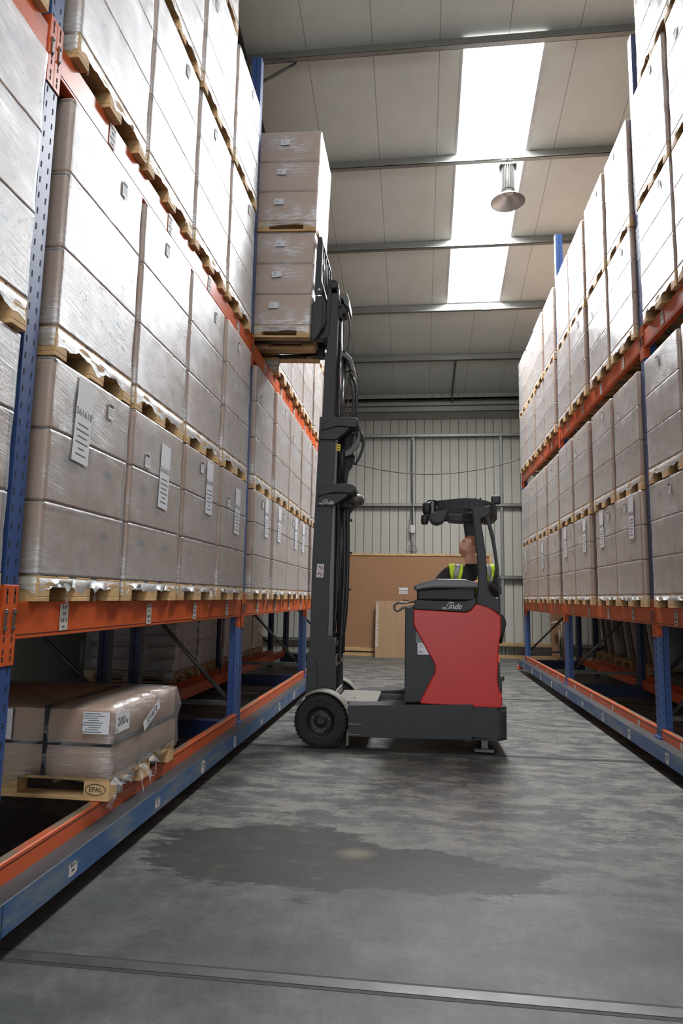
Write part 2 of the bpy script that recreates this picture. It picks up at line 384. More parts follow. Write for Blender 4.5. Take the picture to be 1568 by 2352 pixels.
#BUILDING
YW = 17.2; K = .2403; PS = 1.8114; Z0 = 6.707; RT = .2
YR = 3.0
def roofz(y):
    return Z0+RT+K*(YW-y) if y >= YR else Z0+RT+K*(YW-YR)-K*(YR-y)
XL_, XR_ = -4.75, 5.4; YB = -9.0
mb = MB(); mb.face([(XL_, YB, 0), (XR_, YB, 0), (XR_, YW+.2, 0), (XL_, YW+.2, 0)]); struct(mb.build('floor', M['floor']))
SKY = [(.585, 1.745, YW-5*PS+.03, YW-2*PS-.02)]   # visible roof light
SKY += [(.585, 1.745, -5.0, .4)]  # unseen second roof light on the near slope, added for its light
def slab(mb, x0, x1, y0, y1, t=.08):
    P = [(x0, y0), (x1, y0), (x1, y1), (x0, y1)]
    lo = [Vector((x, y, roofz(y))) for x, y in P]; hi = [v+Vector((0, 0, t)) for v in lo]
    mb.face(lo); mb.face(hi[::-1])
    for i in range(4): mb.face([lo[i], hi[i], hi[(i+1) % 4], lo[(i+1) % 4]])
mb = MB()
ys = sorted({YB, YR, YW+.2} | {s[2] for s in SKY} | {s[3] for s in SKY})
for a, b in zip(ys, ys[1:]):
    mid = (a+b)/2; holes = sorted((s[0], s[1]) for s in SKY if s[2] <= mid <= s[3])
    x = XL_
    for h0, h1 in holes+[(XR_, XR_)]:
        if h0 > x: slab(mb, x, h0, a, b)
        x = h1
struct(mb.build('ceiling', M['roof'], recalc=False))
for i, (x0, x1, y0, y1) in enumerate(SKY):
    mb = MB()
    for a, b in ((x0-.01, x0+.02), (x1-.05, x1+.01)):
        v = [(a, y0, roofz(y0)-.01), (b, y0, roofz(y0)-.01), (b, y1, roofz(y1)-.01), (a, y1, roofz(y1)-.01)]
        u = [(p[0], p[1], p[2]+.22) for p in v]
        mb.face(v); mb.face(u[::-1])
        for k in range(4): mb.face([v[k], u[k], u[(k+1) % 4], v[(k+1) % 4]])
    w = struct(mb.build('window_%d' % (i+1), M['skyframe']))
    mb = MB(); mb.face([(x0, y0, roofz(y0)+.15), (x1, y0, roofz(y0)+.15), (x1, y1, roofz(y1)+.15), (x0, y1, roofz(y1)+.15)])
    mb.build('glazing_sheet', M['glazing'], w)
# purlins: Z sections across the aisle
tn = 0
def purlin(y, zb):
    global tn; tn += 1; mb = MB()
    h = .17
    mb.bb(XL_, XR_, y-.006, y, zb, zb+h); mb.bb(XL_, XR_, y-.085, y, zb, zb+.008); mb.bb(XL_, XR_, y, y+.07, zb+h-.006, zb+h)
    mb.bb(XL_, XR_, y-.085, y-.078, zb, zb+.022)
    return struct(mb.build('trim_%d' % tn, M['galv']))
for i in range(1, 8): purlin(YW-PS*i, Z0+K*PS*i)
for i in range(1, 5): purlin(YR-PS*i+.3, roofz(YR-PS*i+.3)-.2)
# eaves gutter channel stack
tn += 1; mb = MB(); mb.bb(XL_, XR_, YW-.12, YW-.02, 6.40, 6.52); mb.bb(XL_, XR_, YW-.10, YW-.03, 6.56, 6.66, bev=.01); mb.bb(XL_, XR_, YW-.2, YW-.02, 6.70, 6.74); mb.bb(XL_, XR_, YW-.2, YW-.17, 6.70, 6.78)
struct(mb.build('trim_%d' % tn, M['galv']))
tn += 1; mb = MB(); mb.bb(XL_, XR_, YW-.06, YW-.02, 6.52, 6.56); mb.bb(XL_, XR_, YW-.05, YW-.02, 6.2, 6.40, mi=0)
struct(mb.build('trim_%d' % tn, M['clad_dark']))
for z in (5.70, 3.84, 1.98, .3):
    tn += 1; mb = MB(); mb.bb(XL_, XR_, YW-.14, YW-.13, z-.005, z+.075); mb.bb(XL_, XR_, YW-.14, YW-.02, z+.07, z+.077); mb.bb(XL_, XR_, YW-.14, YW-.02, z-.005, z+.002)
    struct(mb.build('trim_%d' % tn, M['galv']))
for x in (-.15, 2.13, 4.4, -2.45):
    tn += 1; mb = MB(); mb.bb(x-.03, x+.03, YW-.12, YW-.02, 0, 5.7)
    struct(mb.build('trim_%d' % tn, M['galv']))
# steel portal rafter on the left with its knee brace, conduit under the roof
tn += 1; mb = MB()
for (xa, xb, dz0, dz1) in ((-2.75, -2.4, -.02, .0), (-2.585, -2.565, -.42, -.02), (-2.75, -2.4, -.44, -.42)):
    P = [(xa, YW-.3), (xb, YW-.3), (xb, YR), (xa, YR)]
    lo = [Vector((x, y, roofz(y)-.18+dz0)) for x, y in P]; hi = [Vector((x, y, roofz(y)-.18+dz1)) for x, y in P]
    mb.face(lo); mb.face(hi[::-1])
    for i in range(4): mb.face([lo[i], hi[i], hi[(i+1) % 4], lo[(i+1) % 4]])
struct(mb.build('trim_%d' % tn, M['gray_steel']))
tn += 1; mb = MB(); yb_ = YW-5*PS; mb.tube([(-2.4, yb_+.02, roofz(yb_)-.55), (-1.72, yb_+.02, roofz(yb_)-.20)], .022, 6)
struct(mb.build('trim_%d' % tn, M['gray_steel']))
tn += 1; mb = MB(); mb.tube([(.9, YW-PS, roofz(YW-PS)-.03), (.88, YW-.25, roofz(YW-.25)-.03), (.88, YW-.22, 6.6)], .022, 8)
struct(mb.build('trim_%d' % tn, M['gray_steel']))
# far wall: trapezoid cladding
mb = MB(); pts = []; x = XL_; per = .2265
x0 = -1.44-per*15
k = 0
while x0+k*per < XR_:
    c = x0+k*per
    pts += [(c-.012, YW), (c-.008, YW+.02), (c+.008, YW+.02), (c+.012, YW), (c+.08, YW), (c+.083, YW-.004), (c+.087, YW-.004), (c+.09, YW), (c+.145, YW), (c+.148, YW-.004), (c+.152, YW-.004), (c+.155, YW)]; k += 1
mb.grid([[(a, b, 0) for a, b in pts], [(a, b, 7.0) for a, b in pts]], smooth=False)
k = 0
while x0+k*per < XR_:
    c = x0+k*per; mb.bb(c-.0075, c+.0075, YW+.012, YW+.02, 0, 7.0, mi=1); k += 1
struct(mb.build('wall_far', [M['clad'], M['clad_dark']]))
mb = MB(); mb.bb(XL_-.1, XL_, YB, YW+.2, 0, 10); struct(mb.build('wall_left', M['clad']))  # side walls pulled in close behind the back rows to block roof light
mb = MB(); mb.bb(XR_, XR_+.1, YB, YW+.2, 0, 10); struct(mb.build('wall_right', M['clad']))
mb = MB()   # unseen near gable; its open loading door is added to let light in
mb.bb(XL_, -2.4, YB-.1, YB, 0, 8); mb.bb(2.8, XR_, YB-.1, YB, 0, 8); mb.bb(-2.4, 2.8, YB-.1, YB, 4.6, 8)
struct(mb.build('wall_near', M['clad']))
# floor rails
for i, (y, w) in enumerate(((2.66, .055), (6.50, .05), (10.1, .05))):
    tn += 1; mb = MB(); mb.bb(-3.2, 3.4, y-w/2, y+w/2, -.02, .003); mb.bb(-3.2, 3.4, y-w/2-.02, y-w/2, -.02, .0012, mi=1); mb.bb(-3.2, 3.4, y+w/2, y+w/2+.016, -.02, .0012, mi=1)
    struct(mb.build('trim_%d' % tn, [M['rail'] if i == 0 else M['rail_recess_dark'], M['ink']]))
#RACKS
XA, XB = -1.70, 2.15
B1T, B1B, B2T, B2B = 1.405, 1.245, 4.045, 3.875
def slot_marks(mb, x, s, y0, z0, z1, pitch=.075):
    """punched slots on the aisle face (x plane, s = +1 facing +x) and bolt holes on the flank facing the camera"""
    z = z0
    while z < z1:
        for dy, dz in ((.022, 0), (.075, 0)):
            yy = y0+dy
            mb.face([(x+s*.0008, yy-.004, z+dz-.015), (x+s*.0008, yy+.004, z+dz-.015), (x+s*.0008, yy+.006, z+dz+.015), (x+s*.0008, yy-.003, z+dz+.015)], 1)
        for dx in (-.03*s, -.075*s):
            c = Vector((x+dx, y0-.0008, z+.03))
            mb.face([c+Vector((.006*math.cos(a*PI/4), 0, .006*math.sin(a*PI/4))) for a in range(8)], 1)
        z += pitch
def post_mesh(mb, x, s, y0, z0, z1, w=.1, d=.105, marks=True):
    """omega upright; front face at x, width along y from y0"""
    P = [(x, y0), (x, y0+w), (x-s*d, y0+w), (x-s*d, y0+w-.018), (x-s*.018, y0+w-.02), (x-s*.018, y0+.02), (x-s*d, y0+.018), (x-s*d, y0)]
    P = [(x, y0+.004), (x, y0+w-.004), (x-s*.004, y0+w), (x-s*.048, y0+w), (x-s*.053, y0+w-.008), (x-s*.058, y0+w), (x-s*d, y0+w), (x-s*d, y0), (x-s*.058, y0), (x-s*.053, y0+.008), (x-s*.048, y0), (x-s*.004, y0+.004)]
    if s < 0: P = P[::-1]
    mb.prism(P, z0, z1, axis='z', mi=0)
    if marks: slot_marks(mb, x, s, y0, z0+.06, z1-.03)
def beam_mesh(mb, x, s, y0, y1, zb, zt, t=.05):
    mb.prism([(x, zb), (x, zt), (x-s*t, zt), (x-s*t, zb)] if False else [(x, zb+.004), (x, zt-.004), (x-s*.004, zt), (x-s*t, zt), (x-s*t, zb), (x-s*.004, zb)], y0, y1)
    mb.bb(x, x+s*.0015, y0, y1, zb+.018, zb+.021, mi=1)
def beam_part(rack, x, s, y0, y1, zb, zt, mats, codes=None, near=False, plates=True, sticker=True):
    mb = MB(); beam_mesh(mb, x, s, y0, y1, zb, zt)
    b = mb.build('load_beam', mats, rack)
    if plates:
        zc = (zb+zt)/2
        for ya, sd in ((y0, -1), (y1, 1)):
            mb = MB(); p0, p1 = sorted((ya, ya+sd*.052))
            mb.bb(x-s*.005, x+s*.006, p0, p1, zc-.185, zc+.15, bev=.002)
            q = ya+(-.003 if sd < 0 else .0)
            mb.bb(x-s*.05, x+s*.006, q, q+.003, zc-.185, zc+.15)
            for zz in (-.155, -.125, -.075, -.045, .085, .112, .125):
                mb.bb(x+s*.0062, x+s*.0072, ya+sd*.026-.004, ya+sd*.026+.004, zc+zz-.011, zc+zz+.011, mi=1)
            e = mb.build('end_plate', [mats[0], M['hole']], b)
            if abs(ya) < 7.5:
                mb = MB(); yc = ya+sd*.024
                mb.bb(x+s*.006, x+s*.012, yc-.007, yc+.007, zc-.04, zc+.05, bev=.002)
                mb.cyl((x+s*.01, yc, zc+.035), (x+s*.018, yc, zc+.035), .006, 8); mb.cyl((x+s*.01, yc, zc-.03), (x+s*.018, yc, zc-.03), .005, 8)
                mb.build('locking_clip', M['gray_steel'], b)
    if codes:
        for (yy, rows) in codes:
            w, h = .072, .125
            zc = (zb+zt)/2+random.uniform(-.008, .008) if zt-zb > .13 else (zb+zt)/2
            if zt-zb < .13: h = .06; rows = rows[:2]
            mx = face_mx((x+s*.0035, yy, zc), (s, 0, 0), roll=random.uniform(-.03, .03))
            mb = MB(); plate(mb, mx, w, h); lb = mb.build('location_label', M['paper'], b)
            if yy < 13:
                nr = len(rows)
                for i, r in enumerate(rows):
                    m2 = mx @ Matrix.Translation((0, h*(.5-(i+.5)/nr), .0008))
                    text_obj('printed_code', r, .026 if i % 2 == 0 else .019, m2, M['ink'], lb)
    return b
def rack(side, label):
    s = 1 if side == 'L' else -1
    xf = XA if side == 'L' else XB
    far = [2.53, 6.23, 9.93, 13.63] if side == 'L' else [2.62, 6.32, 10.07, 13.78]
    r = empty('mobile_pallet_rack', (xf, far[1], 0)); tag(r, label, 'pallet rack')
    W = .105
    posts = far
    for i, y0 in enumerate(posts):
        for k, xx in enumerate((xf, xf-s*1.0)):
            mb = MB()
            if k == 0:
                post_mesh(mb, xx, s, y0, .235, 6.45 if side == 'R' and i == 3 else 7.24, w=W)
                mb.bb(xx-s*.13, xx+s*.02, y0-.02, y0+W+.02, .20, .262, bev=.006, mi=0)
            else: post_mesh(mb, xx, s, y0, .235, 6.45 if side == 'R' and i == 3 else 7.24, w=W, marks=(i < 2 or side == 'R' and i < 3))
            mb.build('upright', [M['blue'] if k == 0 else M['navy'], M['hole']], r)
        mb = MB(); yc = y0+W/2; z = .42; flip = False   # lattice between the uprights
        xa, xb = xf-s*.08, xf-s*1.02
        mb.bb(xa, xb, yc-.02, yc+.02, .40, .44)
        while z < 6.9:
            p = (xa, yc, z), (xb, yc, z+.95)
            if flip: p = (xb, yc, z), (xa, yc, z+.95)
            mb.tube(p, .02, 6); z += .95; flip = not flip
        mb.build('frame_brace', M['gray_steel'], r)
        mb = MB()   # cross member of the mobile base
        mb.bb(xf-s*.06, xf-s*1.15, y0+.0, y0+W, .09, .26, bev=.004)
        mb.build('base_cross_member', M['navy'], r)
    # travelling base: kerb channel, floor beams
    ya, yb = (-2.0, 13.95) if side == 'L' else (-1.0, 14.05)
    mb = MB(); kx0, kx1 = xf+s*.10, xf-s*.005
    P = [(kx0, .113), (kx0, .238), (kx0-s*.003, .241), (kx1, .241), (kx1, .20), (kx0-s*.02, .20), (kx0-s*.02, .115)]
    mb.prism(P if s > 0 else P[::-1], ya, yb)
    for yj in (far[0]+.02, far[1]+2.0, far[2]+.05): mb.bb(kx0-.001, kx0+.001, yj-.002, yj+.002, .117, .236, mi=1)
    k = mb.build('base_kerb', [M['blue_worn'], M['hole'], M['kerb_top']], r)
    for f in k.data.polygons:
        if f.normal.z > .5: f.material_index = 2
    seq = 44
    for i in range(3):
        for j in range(4):
            yy = far[i]+.62+j*.9+random.uniform(-.06, .06)
            if side == 'L' and i == 0 and j == 0: yy = 3.08
            mx = face_mx((kx0+s*.001, yy, .168), (s, 0, 0), roll=random.uniform(-.06, .06))
            mb = MB(); w, h = .075, random.choice((.10, .095, .06))
            mb.prism([(-w/2, -h/2+random.uniform(0, .02)), (w*.1, -h/2), (w/2, -h/2+.01), (w/2, h*.3), (w*.25, h/2), (-w/2, h*.42)], -.0004, .0004, axis='z')
            for v in mb.bm.verts: v.co = mx @ v.co
            lb = mb.build('location_label', M['paper'], k)
            if yy < 8:
                text_obj('printed_code', 'AR14' if side == 'L' else 'AR15', .026, mx @ Matrix.Translation((0, .018, .0008)), M['ink'], lb)
                text_obj('printed_code', '0%d' % (seq+j), .018, mx @ Matrix.Translation((0, -.006, .0008)), M['ink'], lb)
    for yk in (3.2, 6.0, 9.5, 12.6):
        mb = MB(); mb.cyl((xf-s*.3, yk, .075), (xf-s*.3, yk+.06, .075), .075, 20); mb.build('base_wheel', M['gray_steel'], r)
    code = 52
    for i in range(3):
        y0, y1 = far[i]+W, far[i+1]
        fl = MB()
        fl.prism([(xf-s*.004, .236), (xf-s*.004, .328), (xf-s*.01, .334), (xf-s*.05, .334), (xf-s*.05, .236)], y0, y1)
        fl.bb(xf-s*.004, xf-s*.0025, y0, y1, .312, .315, mi=1)
        fb = fl.build('floor_beam', [M['orange'], M['hole'], M['orange_worn']], r)
        for f in fb.data.polygons:
            if f.normal.z > .5 and f.area > .05: f.material_index = 2
        if side == 'R':
            for j in range(4):
                mx = face_mx((xf-s*.002, y0+.5+j*.88, .275), (s, 0, 0)); mb = MB(); plate(mb, mx, .05, .055)
                lb = mb.build('location_label', M['paper'], fb)
        mb = MB(); mb.bb(xf-s*1.05, xf-s*1.10, y0, y1, .21, .334); mb.build('floor_beam', M['orange'], r)
        for (zb, zt) in ((B1B, B1T), (B2B, B2T)):
            cs = []
            for j in range(4):
                yy = y0+.53+j*.86
                a = 'AR14' if side == 'L' else 'AR15'
                if side == 'L' and i == 0 and j == 0 and zb < 2: cs.append((yy-.15, ['R14', '052', 'AR14', '051']))
                else: cs.append((yy, [a, '0%02d' % (code-j), a, '0%02d' % (code-j-1)]))
            code -= 2
            beam_part(r, xf, s, y0, y1, zb, zt, [M['orange'], M['hole']], cs)
            mb = MB(); mb.bb(xf-s*1.05, xf-s*1.10, y0, y1, zb, zt); mb.build('load_beam', M['orange'], r)
    # bay nearest the camera (half of it in view)
    y0, y1 = far[0]-3.6, far[0]
    for (zb, zt) in ((B1B, B1T), (B2B, B2T)): beam_part(r, xf, s, y0, y1, zb, zt, [M['orange'], M['hole']], None)
    mb = MB(); mb.bb(xf-s*.004, xf-s*.05, y0, y1, .236, .334); mb.build('floor_beam', M['orange_worn'], r)
    for k, xx in enumerate((xf, xf-s*1.0)):
        mb = MB(); post_mesh(mb, xx, s, y0-W, .235, 7.24, w=W, marks=False); mb.build('upright', [M['blue'], M['hole']], r)
    if side == 'R':   # end stop sensor on the floor corner
        mb = MB(); mb.bb(xf-.12, xf+.0, 14.06, 14.12, .03, .11, bev=.01); mb.build('end_bumper', M['orange_lens'], r)
    return r, far
rackL, farL = rack('L', 'blue and orange pallet rack on the left side of the aisle')
rackR, farR = rack('R', 'blue and orange pallet rack on the right side of the aisle')
# shallow rows behind: floor level beams and uprights
def back_row(side, label):
    s = 1 if side == 'L' else -1
    xf = (XA-1.30) if side == 'L' else (XB+1.30)
    far = [2.53, 6.23, 9.93, 13.63] if side == 'L' else [2.62, 6.32, 10.07, 13.78]
    r = empty('back_pallet_rack', (xf, far[1], 0)); tag(r, label, 'pallet rack')
    for y0 in far:
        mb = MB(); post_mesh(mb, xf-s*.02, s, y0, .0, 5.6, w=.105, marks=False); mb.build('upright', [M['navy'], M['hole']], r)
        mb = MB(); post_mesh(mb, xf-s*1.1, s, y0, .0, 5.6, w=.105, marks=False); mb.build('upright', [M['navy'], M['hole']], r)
        mb = MB(); mb.tube([(xf-s*.1, y0+.05, .45), (xf-s*1.1, y0+.05, 1.3)], .02, 6); mb.build('frame_brace', M['gray_steel'], r)
    for a, b in zip(far, far[1:]):
        for zb, zt in ((.20, .334), (1.70, 1.84)):
            for xx in (xf-s*.02, xf-s*1.05):
                mb = MB(); mb.bb(xx, xx-s*.05, a+.105, b, zb, zt, bev=.003); mb.build('load_beam', M['orange'], r)
    return r
back_row('L', 'dim orange and blue rack row seen behind the left rack, holding wrapped sacks')
back_row('R', 'dim orange and blue rack row seen behind the right rack, holding grey sheets')
#LOADS
def pallet_mb(w=.8, d=1.2, h=.13, thin=False):
    """four-way pallet, long side along x; front at +x"""
    mb = MB(); bh = .022; bw = .1
    for y in (-w/2+.05, 0, w/2-.05):     # bottom runners
        mb.bb(-d/2, d/2, y-.05 if y else -.07, y+.05 if y else .07, 0, bh, bev=.002)
    for y in (-w/2+.05, 0, w/2-.05):
        for x in (-d/2+.072, 0, d/2-.072):
            hw = .05 if y else .072
            mb.bb(x-.072, x+.072, y-hw, y+hw, bh, h-.044+.0, bev=.002)
    for x in (-d/2+.072, 0, d/2-.072): mb.bb(x-.072, x+.072, -w/2, w/2, h-.044, h-.022, bev=.002)
    for y, hw in ((-w/2+.0725, .0725), (-.19, .05), (0, .0725), (.19, .05), (w/2-.0725, .0725)):
        mb.bb(-d/2, d/2, y-hw, y+hw, h-.022, h, bev=.002)
    return mb
def film_mb(w, d, zs, h0, rnd, off=.012):
    """wrap shell following carton layers, ragged skirt round the pallet"""
    mb = MB(); pts = []
    hw, hd, r = w/2+off, d/2+off, .022
    def per(n=14):
        P = []
        for (cx, cy, a0) in ((hd-r, hw-r, 0), (-hd+r, hw-r, PI/2), (-hd+r, -hw+r, PI), (hd-r, -hw+r, 1.5*PI)):
            for i in range(4): a = a0+i*PI/6; P.append((cx+r*math.cos(a), cy+r*math.sin(a)))
            nx = {0: (-1, 0), PI/2: (0, -1), PI: (1, 0), 1.5*PI: (0, 1)}[a0]
            ln = (2*hd-2*r) if nx[0] else (2*hw-2*r)
            m_ = n if nx[0] else 44
            ex, ey = P[-1]
            for q in [.012]+[ln*i/m_ for i in range(1, m_)]+[ln-.012]: P.append((ex+nx[0]*q, ey+nx[1]*q))
        return P
    P = per(10); n = len(P); ph = [rnd.uniform(0, 6.28) for _ in range(6)]
    def zb(x, y):
        t = y if abs(x) > d/2-.02 else x*.67
        arch = abs(math.sin((t/w)*2*PI))            # 0 over blocks, 1 over openings
        v = .034+.040*arch**.6+.009*math.sin(21*t+ph[0])+.006*math.sin(47*t+ph[1])+.0025*math.sin(110*t+ph[2])
        return max(.028, min(v, h0-.02))
    def ring(z, k, bulge=0):
        out = []
        for i, (x, y) in enumerate(P):
            q = 1-k/max(abs(x), abs(y), .2)
            wob = .001*math.sin(9*y+7*x+z*14+ph[3])+.0008*math.sin(31*y+z*9+ph[4])
            nx = 1 if abs(x) > d/2-.03 else 0; ny = 1 if abs(y) > w/2-.03 else 0
            out.append((x-math.copysign(k-bulge+wob, x)*nx, y-math.copysign(k-bulge+wob, y)*ny, z if z >= 0 else zb(x, y)))
        return out
    rows = [ring(-1, -.001)]
    rows += [ring(h0-.05, -.002), ring(h0-.012, 0), ring(h0+.002, .014)]
    for a, b in zip(zs, zs[1:]):
        rows += [ring(a+.005, .0005), ring(a+.014, 0), ring(a+(b-a)*.3, 0, .002), ring((a+b)/2, 0, .003), ring(a+(b-a)*.7, 0, .002), ring(b-.014, 0), ring(b-.005, .0005), ring(b, .011)]
    rows[-1] = ring(zs[-1]+.004, .012); rows.append(ring(zs[-1]+.009, .06)); rows.append(ring(zs[-1]+.006, .17))
    mb.grid(rows, wrap=True)
    return mb
def strand_mb(rnd, x, w):
    mb = MB()
    for _ in range(rnd.choice((1, 2, 2))):
        y = rnd.uniform(-w*.42, w*.42); z = .085; L_ = rnd.uniform(.05, .14); wd = rnd.uniform(.006, .02); a = rnd.uniform(-.3, .3)
        A, B = [], []; 
        for i in range(9):
            t = i/8; tw = 4*t+a; ww = wd*(1-.6*t)*(1+.5*math.sin(9*t+a*9))
            c = Vector((x+.008+.012*math.sin(3*t+a), y+a*.12*t*2+.01*math.sin(8*t), z-L_*t))
            u = Vector((math.sin(tw)*.6, math.cos(tw), 0))*ww
            A.append(c-u); B.append(c+u)
        mb.grid([A, B])
    return mb
def carton_mb(dx, dy, dz, grip):
    mb = MB(); mb.box((0, 0, 0), (dx-.008, dy-.010, dz-.008), bev=.010, seg=2)
    mb.bb(dx/2-.003, dx/2-.0024, -.002, .002, -dz/2+.02, dz/2-.02, mi=0)
    if grip:
        for (cy, cz) in ((0, dz*.18),):
            b = []
            for k in range(16):
                a = 2*PI*k/16; c, s_ = math.cos(a), math.sin(a)
                b.append((dx/2-.0022, cy+.044*math.copysign(abs(c)**.5, c), cz+.018*math.copysign(abs(s_)**.6, s_)))
            mb.face(b, 1)
    return mb
_protos = {}
_cart = {}
NUMS = ['361618', '361630', '361581', '361615', '361642', '361656', '361679', '361667']
def proto(key):
    """key = (pallet height, layer height, variant)"""
    if key in _protos: return _protos[key]
    h0, lh, var = key; rnd = random.Random(hash((round(h0*1000), round(lh*1000), var)) & 0xffff)
    root = empty('wrapped_pallet_load')
    p = pallet_mb(.8, 1.2, h0).build('pallet', M['wood'], root)
    w, d = .79, 1.18
    zs = [h0+i*lh for i in range(4)]
    for i in range(3):
        for jx in (0, 1):
            for jy in (0, 1):
                g = jx == 1 and ((i+jy+var) % 3 != 0)
                ck = (lh, g)
                off = Vector((rnd.uniform(-.004, .004), rnd.uniform(-.003, .003), 0))
                loc = Vector(((jx-.5)*d/2, (jy-.5)*w/2, zs[i]+lh/2))+off
                if ck not in _cart: _cart[ck] = carton_mb(d/2, w/2, lh, g).build('carton', [M['carton'], M['carton_dark']], root); o = _cart[ck]
                else: o = bpy.data.objects.new('carton', _cart[ck].data); COL.objects.link(o); o.parent = root
                o.location = loc
    film_mb(w, d, zs, h0, rnd).build('stretch_wrap', M['film'], root)
    if var % 2 == 0: strand_mb(rnd, .6, .8).build('torn_film_strand', M['strand'], root)
    xf_ = d/2+.013
    # picking sheet under the film and small bar code label
    if var != 3 and lh in (.334, .330):
        y0 = (-.12, .08, .14)[var % 3]; zc = zs[2]+lh*(.05 if var % 2 else .30)
        mx = face_mx((xf_+.0024, y0, zc), (1, 0, 0), roll=rnd.uniform(-.06, .06))
        mb = MB(); plate(mb, mx, .155, .42, .0012); sh = mb.build('picking_sheet', M['white'], root)
        t = NUMS[(var*3+int(lh*1000)-334) % 8]
        text_obj('printed_number', t, .052, mx @ Matrix.Translation((0, .04, .0012)), M['inkgrey'], sh)
        mb = MB()
        for q, ln in enumerate((.10, .12, .09, .115, .06, .10)): plate(mb, mx @ Matrix.Translation((0, -.02-.03*q, .001)), ln, .007, .0006)
        mb.build('printed_lines', M['inkgrey'], sh)
    y1 = (.16, -.2, -.05, .1)[var]; zc = zs[3]-lh*(.30 if var != 1 else .8)
    mx = face_mx((xf_+.0034, y1, zc), (1, 0, 0), roll=rnd.uniform(-.05, .05))
    mb = MB(); plate(mb, mx, .062, .088, .0012); lb = mb.build('barcode_label', M['white'], root)
    mb = MB(); plate(mb, mx @ Matrix.Translation((-.004, .030, .001)), .05, .016, .0006)
    mb.build('black_heading', M['ink'], lb)
    mb = MB()
    for q in range(3): plate(mb, mx @ Matrix.Translation((0, .008-.014*q, .001)), .045, .002, .0006)
    mb.build('printed_lines', M['inkgrey'], lb)
    _protos[key] = root; root['used'] = 0
    return root
ordn = ['nearest', 'second', 'third', 'farthest']
def put_load(key, x, y, z, rz, label, group, dim=None):
    p = proto(key)
    if p['used'] == 0: o = p; p['used'] = 1
    else: o = copy_tree(p)
    o.location = (x, y, z); o.rotation_euler = (0, 0, rz)
    tag(o, label, 'pallet load', group); return o
H1 = ((.115, .334), (.142, .3865)); H1R = ((.115, .330), (.142, .342))
H2 = ((.13, .3825), (.13, .347), (.13, .36)); H2R = ((.13, .343), (.13, .353), (.13, .36))
SL = [.07, .93, 1.79, 2.64]
bayname = {'L': {-1: 'bay left of the first post', 0: 'first full bay', 1: 'second bay', 2: 'farthest bay'}, 'R': {-1: 'nearest bay', 0: 'middle bay', 1: 'far bay'}}
cnt = 0
def stack(side, bay, j, level, y, skip=()):
    global cnt
    s = 1 if side == 'L' else -1
    xf = (XA+.05) if side == 'L' else (XB-.05)
    if level == 1: hs = H1 if side == 'L' else H1R; z = B1T
    else: hs = H2 if side == 'L' else H2R; z = B2T+.005
    n = 2
    if level == 2 and ((side == 'L' and (bay < 0 or (bay == 0 and j < 3))) or (side == 'R' and bay < 0)): n = 3
    for t in range(n):
        var = (j*2+bay+t*3+level+(side == 'R')) % 4
        if side == 'L' and bay == 0 and level == 1: var = {(0, 0): 0, (1, 0): 1, (2, 0): 2, (3, 0): 1}.get((j, t), var)
        dx = random.uniform(-.012, .012); dy = random.uniform(-.012, .012)
        if side == 'R' and bay < 0 and j == 3 and level == 2: dy = (-.03, .0, -.17)[t]
        tier = ['bottom', 'middle' if n == 3 else 'top', 'top'][t]
        lab = 'wrapped load, %s rack, %s, %s beam, %s tier, %s stack' % ('left' if side == 'L' else 'right', bayname[side][bay], 'lower' if level == 1 else 'upper', tier, ordn[j])
        put_load(hs[t]+(var,), xf-s*(.6+.008)+dx, y+.4+dy, z, 0 if s > 0 else PI, lab, 'wrapped carton loads on the rack beams')
        z += hs[t][0]+3*hs[t][1]+.012
        cnt += 1
SLL = {-1: [-1.0+.0, -.1, .78, 1.66], 0: [2.71, 3.57, 4.43, 5.29], 1: [6.42, 7.32, 8.17, 9.08], 2: [10.12, 11.0, 11.88, 12.75]}
SLR = {-1: [2.8, 3.7, 4.55, 5.42], 0: [6.47, 7.34, 8.32, 9.18], 1: [10.2, 11.12, 12.02, 12.92]}
for b, ysl in SLL.items():
    for j, y in enumerate(ysl):
        if b < 0 and j < 2: continue
        for lv in (1, 2):
            if b == 1 and j == 0 and lv == 2: continue
            stack('L', b, j, lv, y)
for b, ysl in SLR.items():
    for j, y in enumerate(ysl):
        if b < 0 and j < 1: continue
        for lv in (1, 2): stack('R', b, j, lv, y)
for side in 'LR':  # loads added on the back rows to block light, mostly hidden
    s_ = 1 if side == 'L' else -1
    xx = (XA-1.32-.6) if side == 'L' else (XB+1.32+.6)
    for j in range(12):
        y = (2.70, 6.40, 10.12)[j//4]+(j % 4)*.88
        put_load((.13, .36, j % 4), xx, y+.4, 1.845, 0 if s_ > 0 else PI, 'added wrapped load on the dim row behind the %s rack, %s from the camera' % ('left' if side == 'L' else 'right', ['first', 'second', 'third', 'fourth', 'fifth', 'sixth', 'seventh', 'eighth', 'ninth', 'tenth', 'eleventh', 'twelfth'][j]), 'added loads on the rows behind, blocking light')
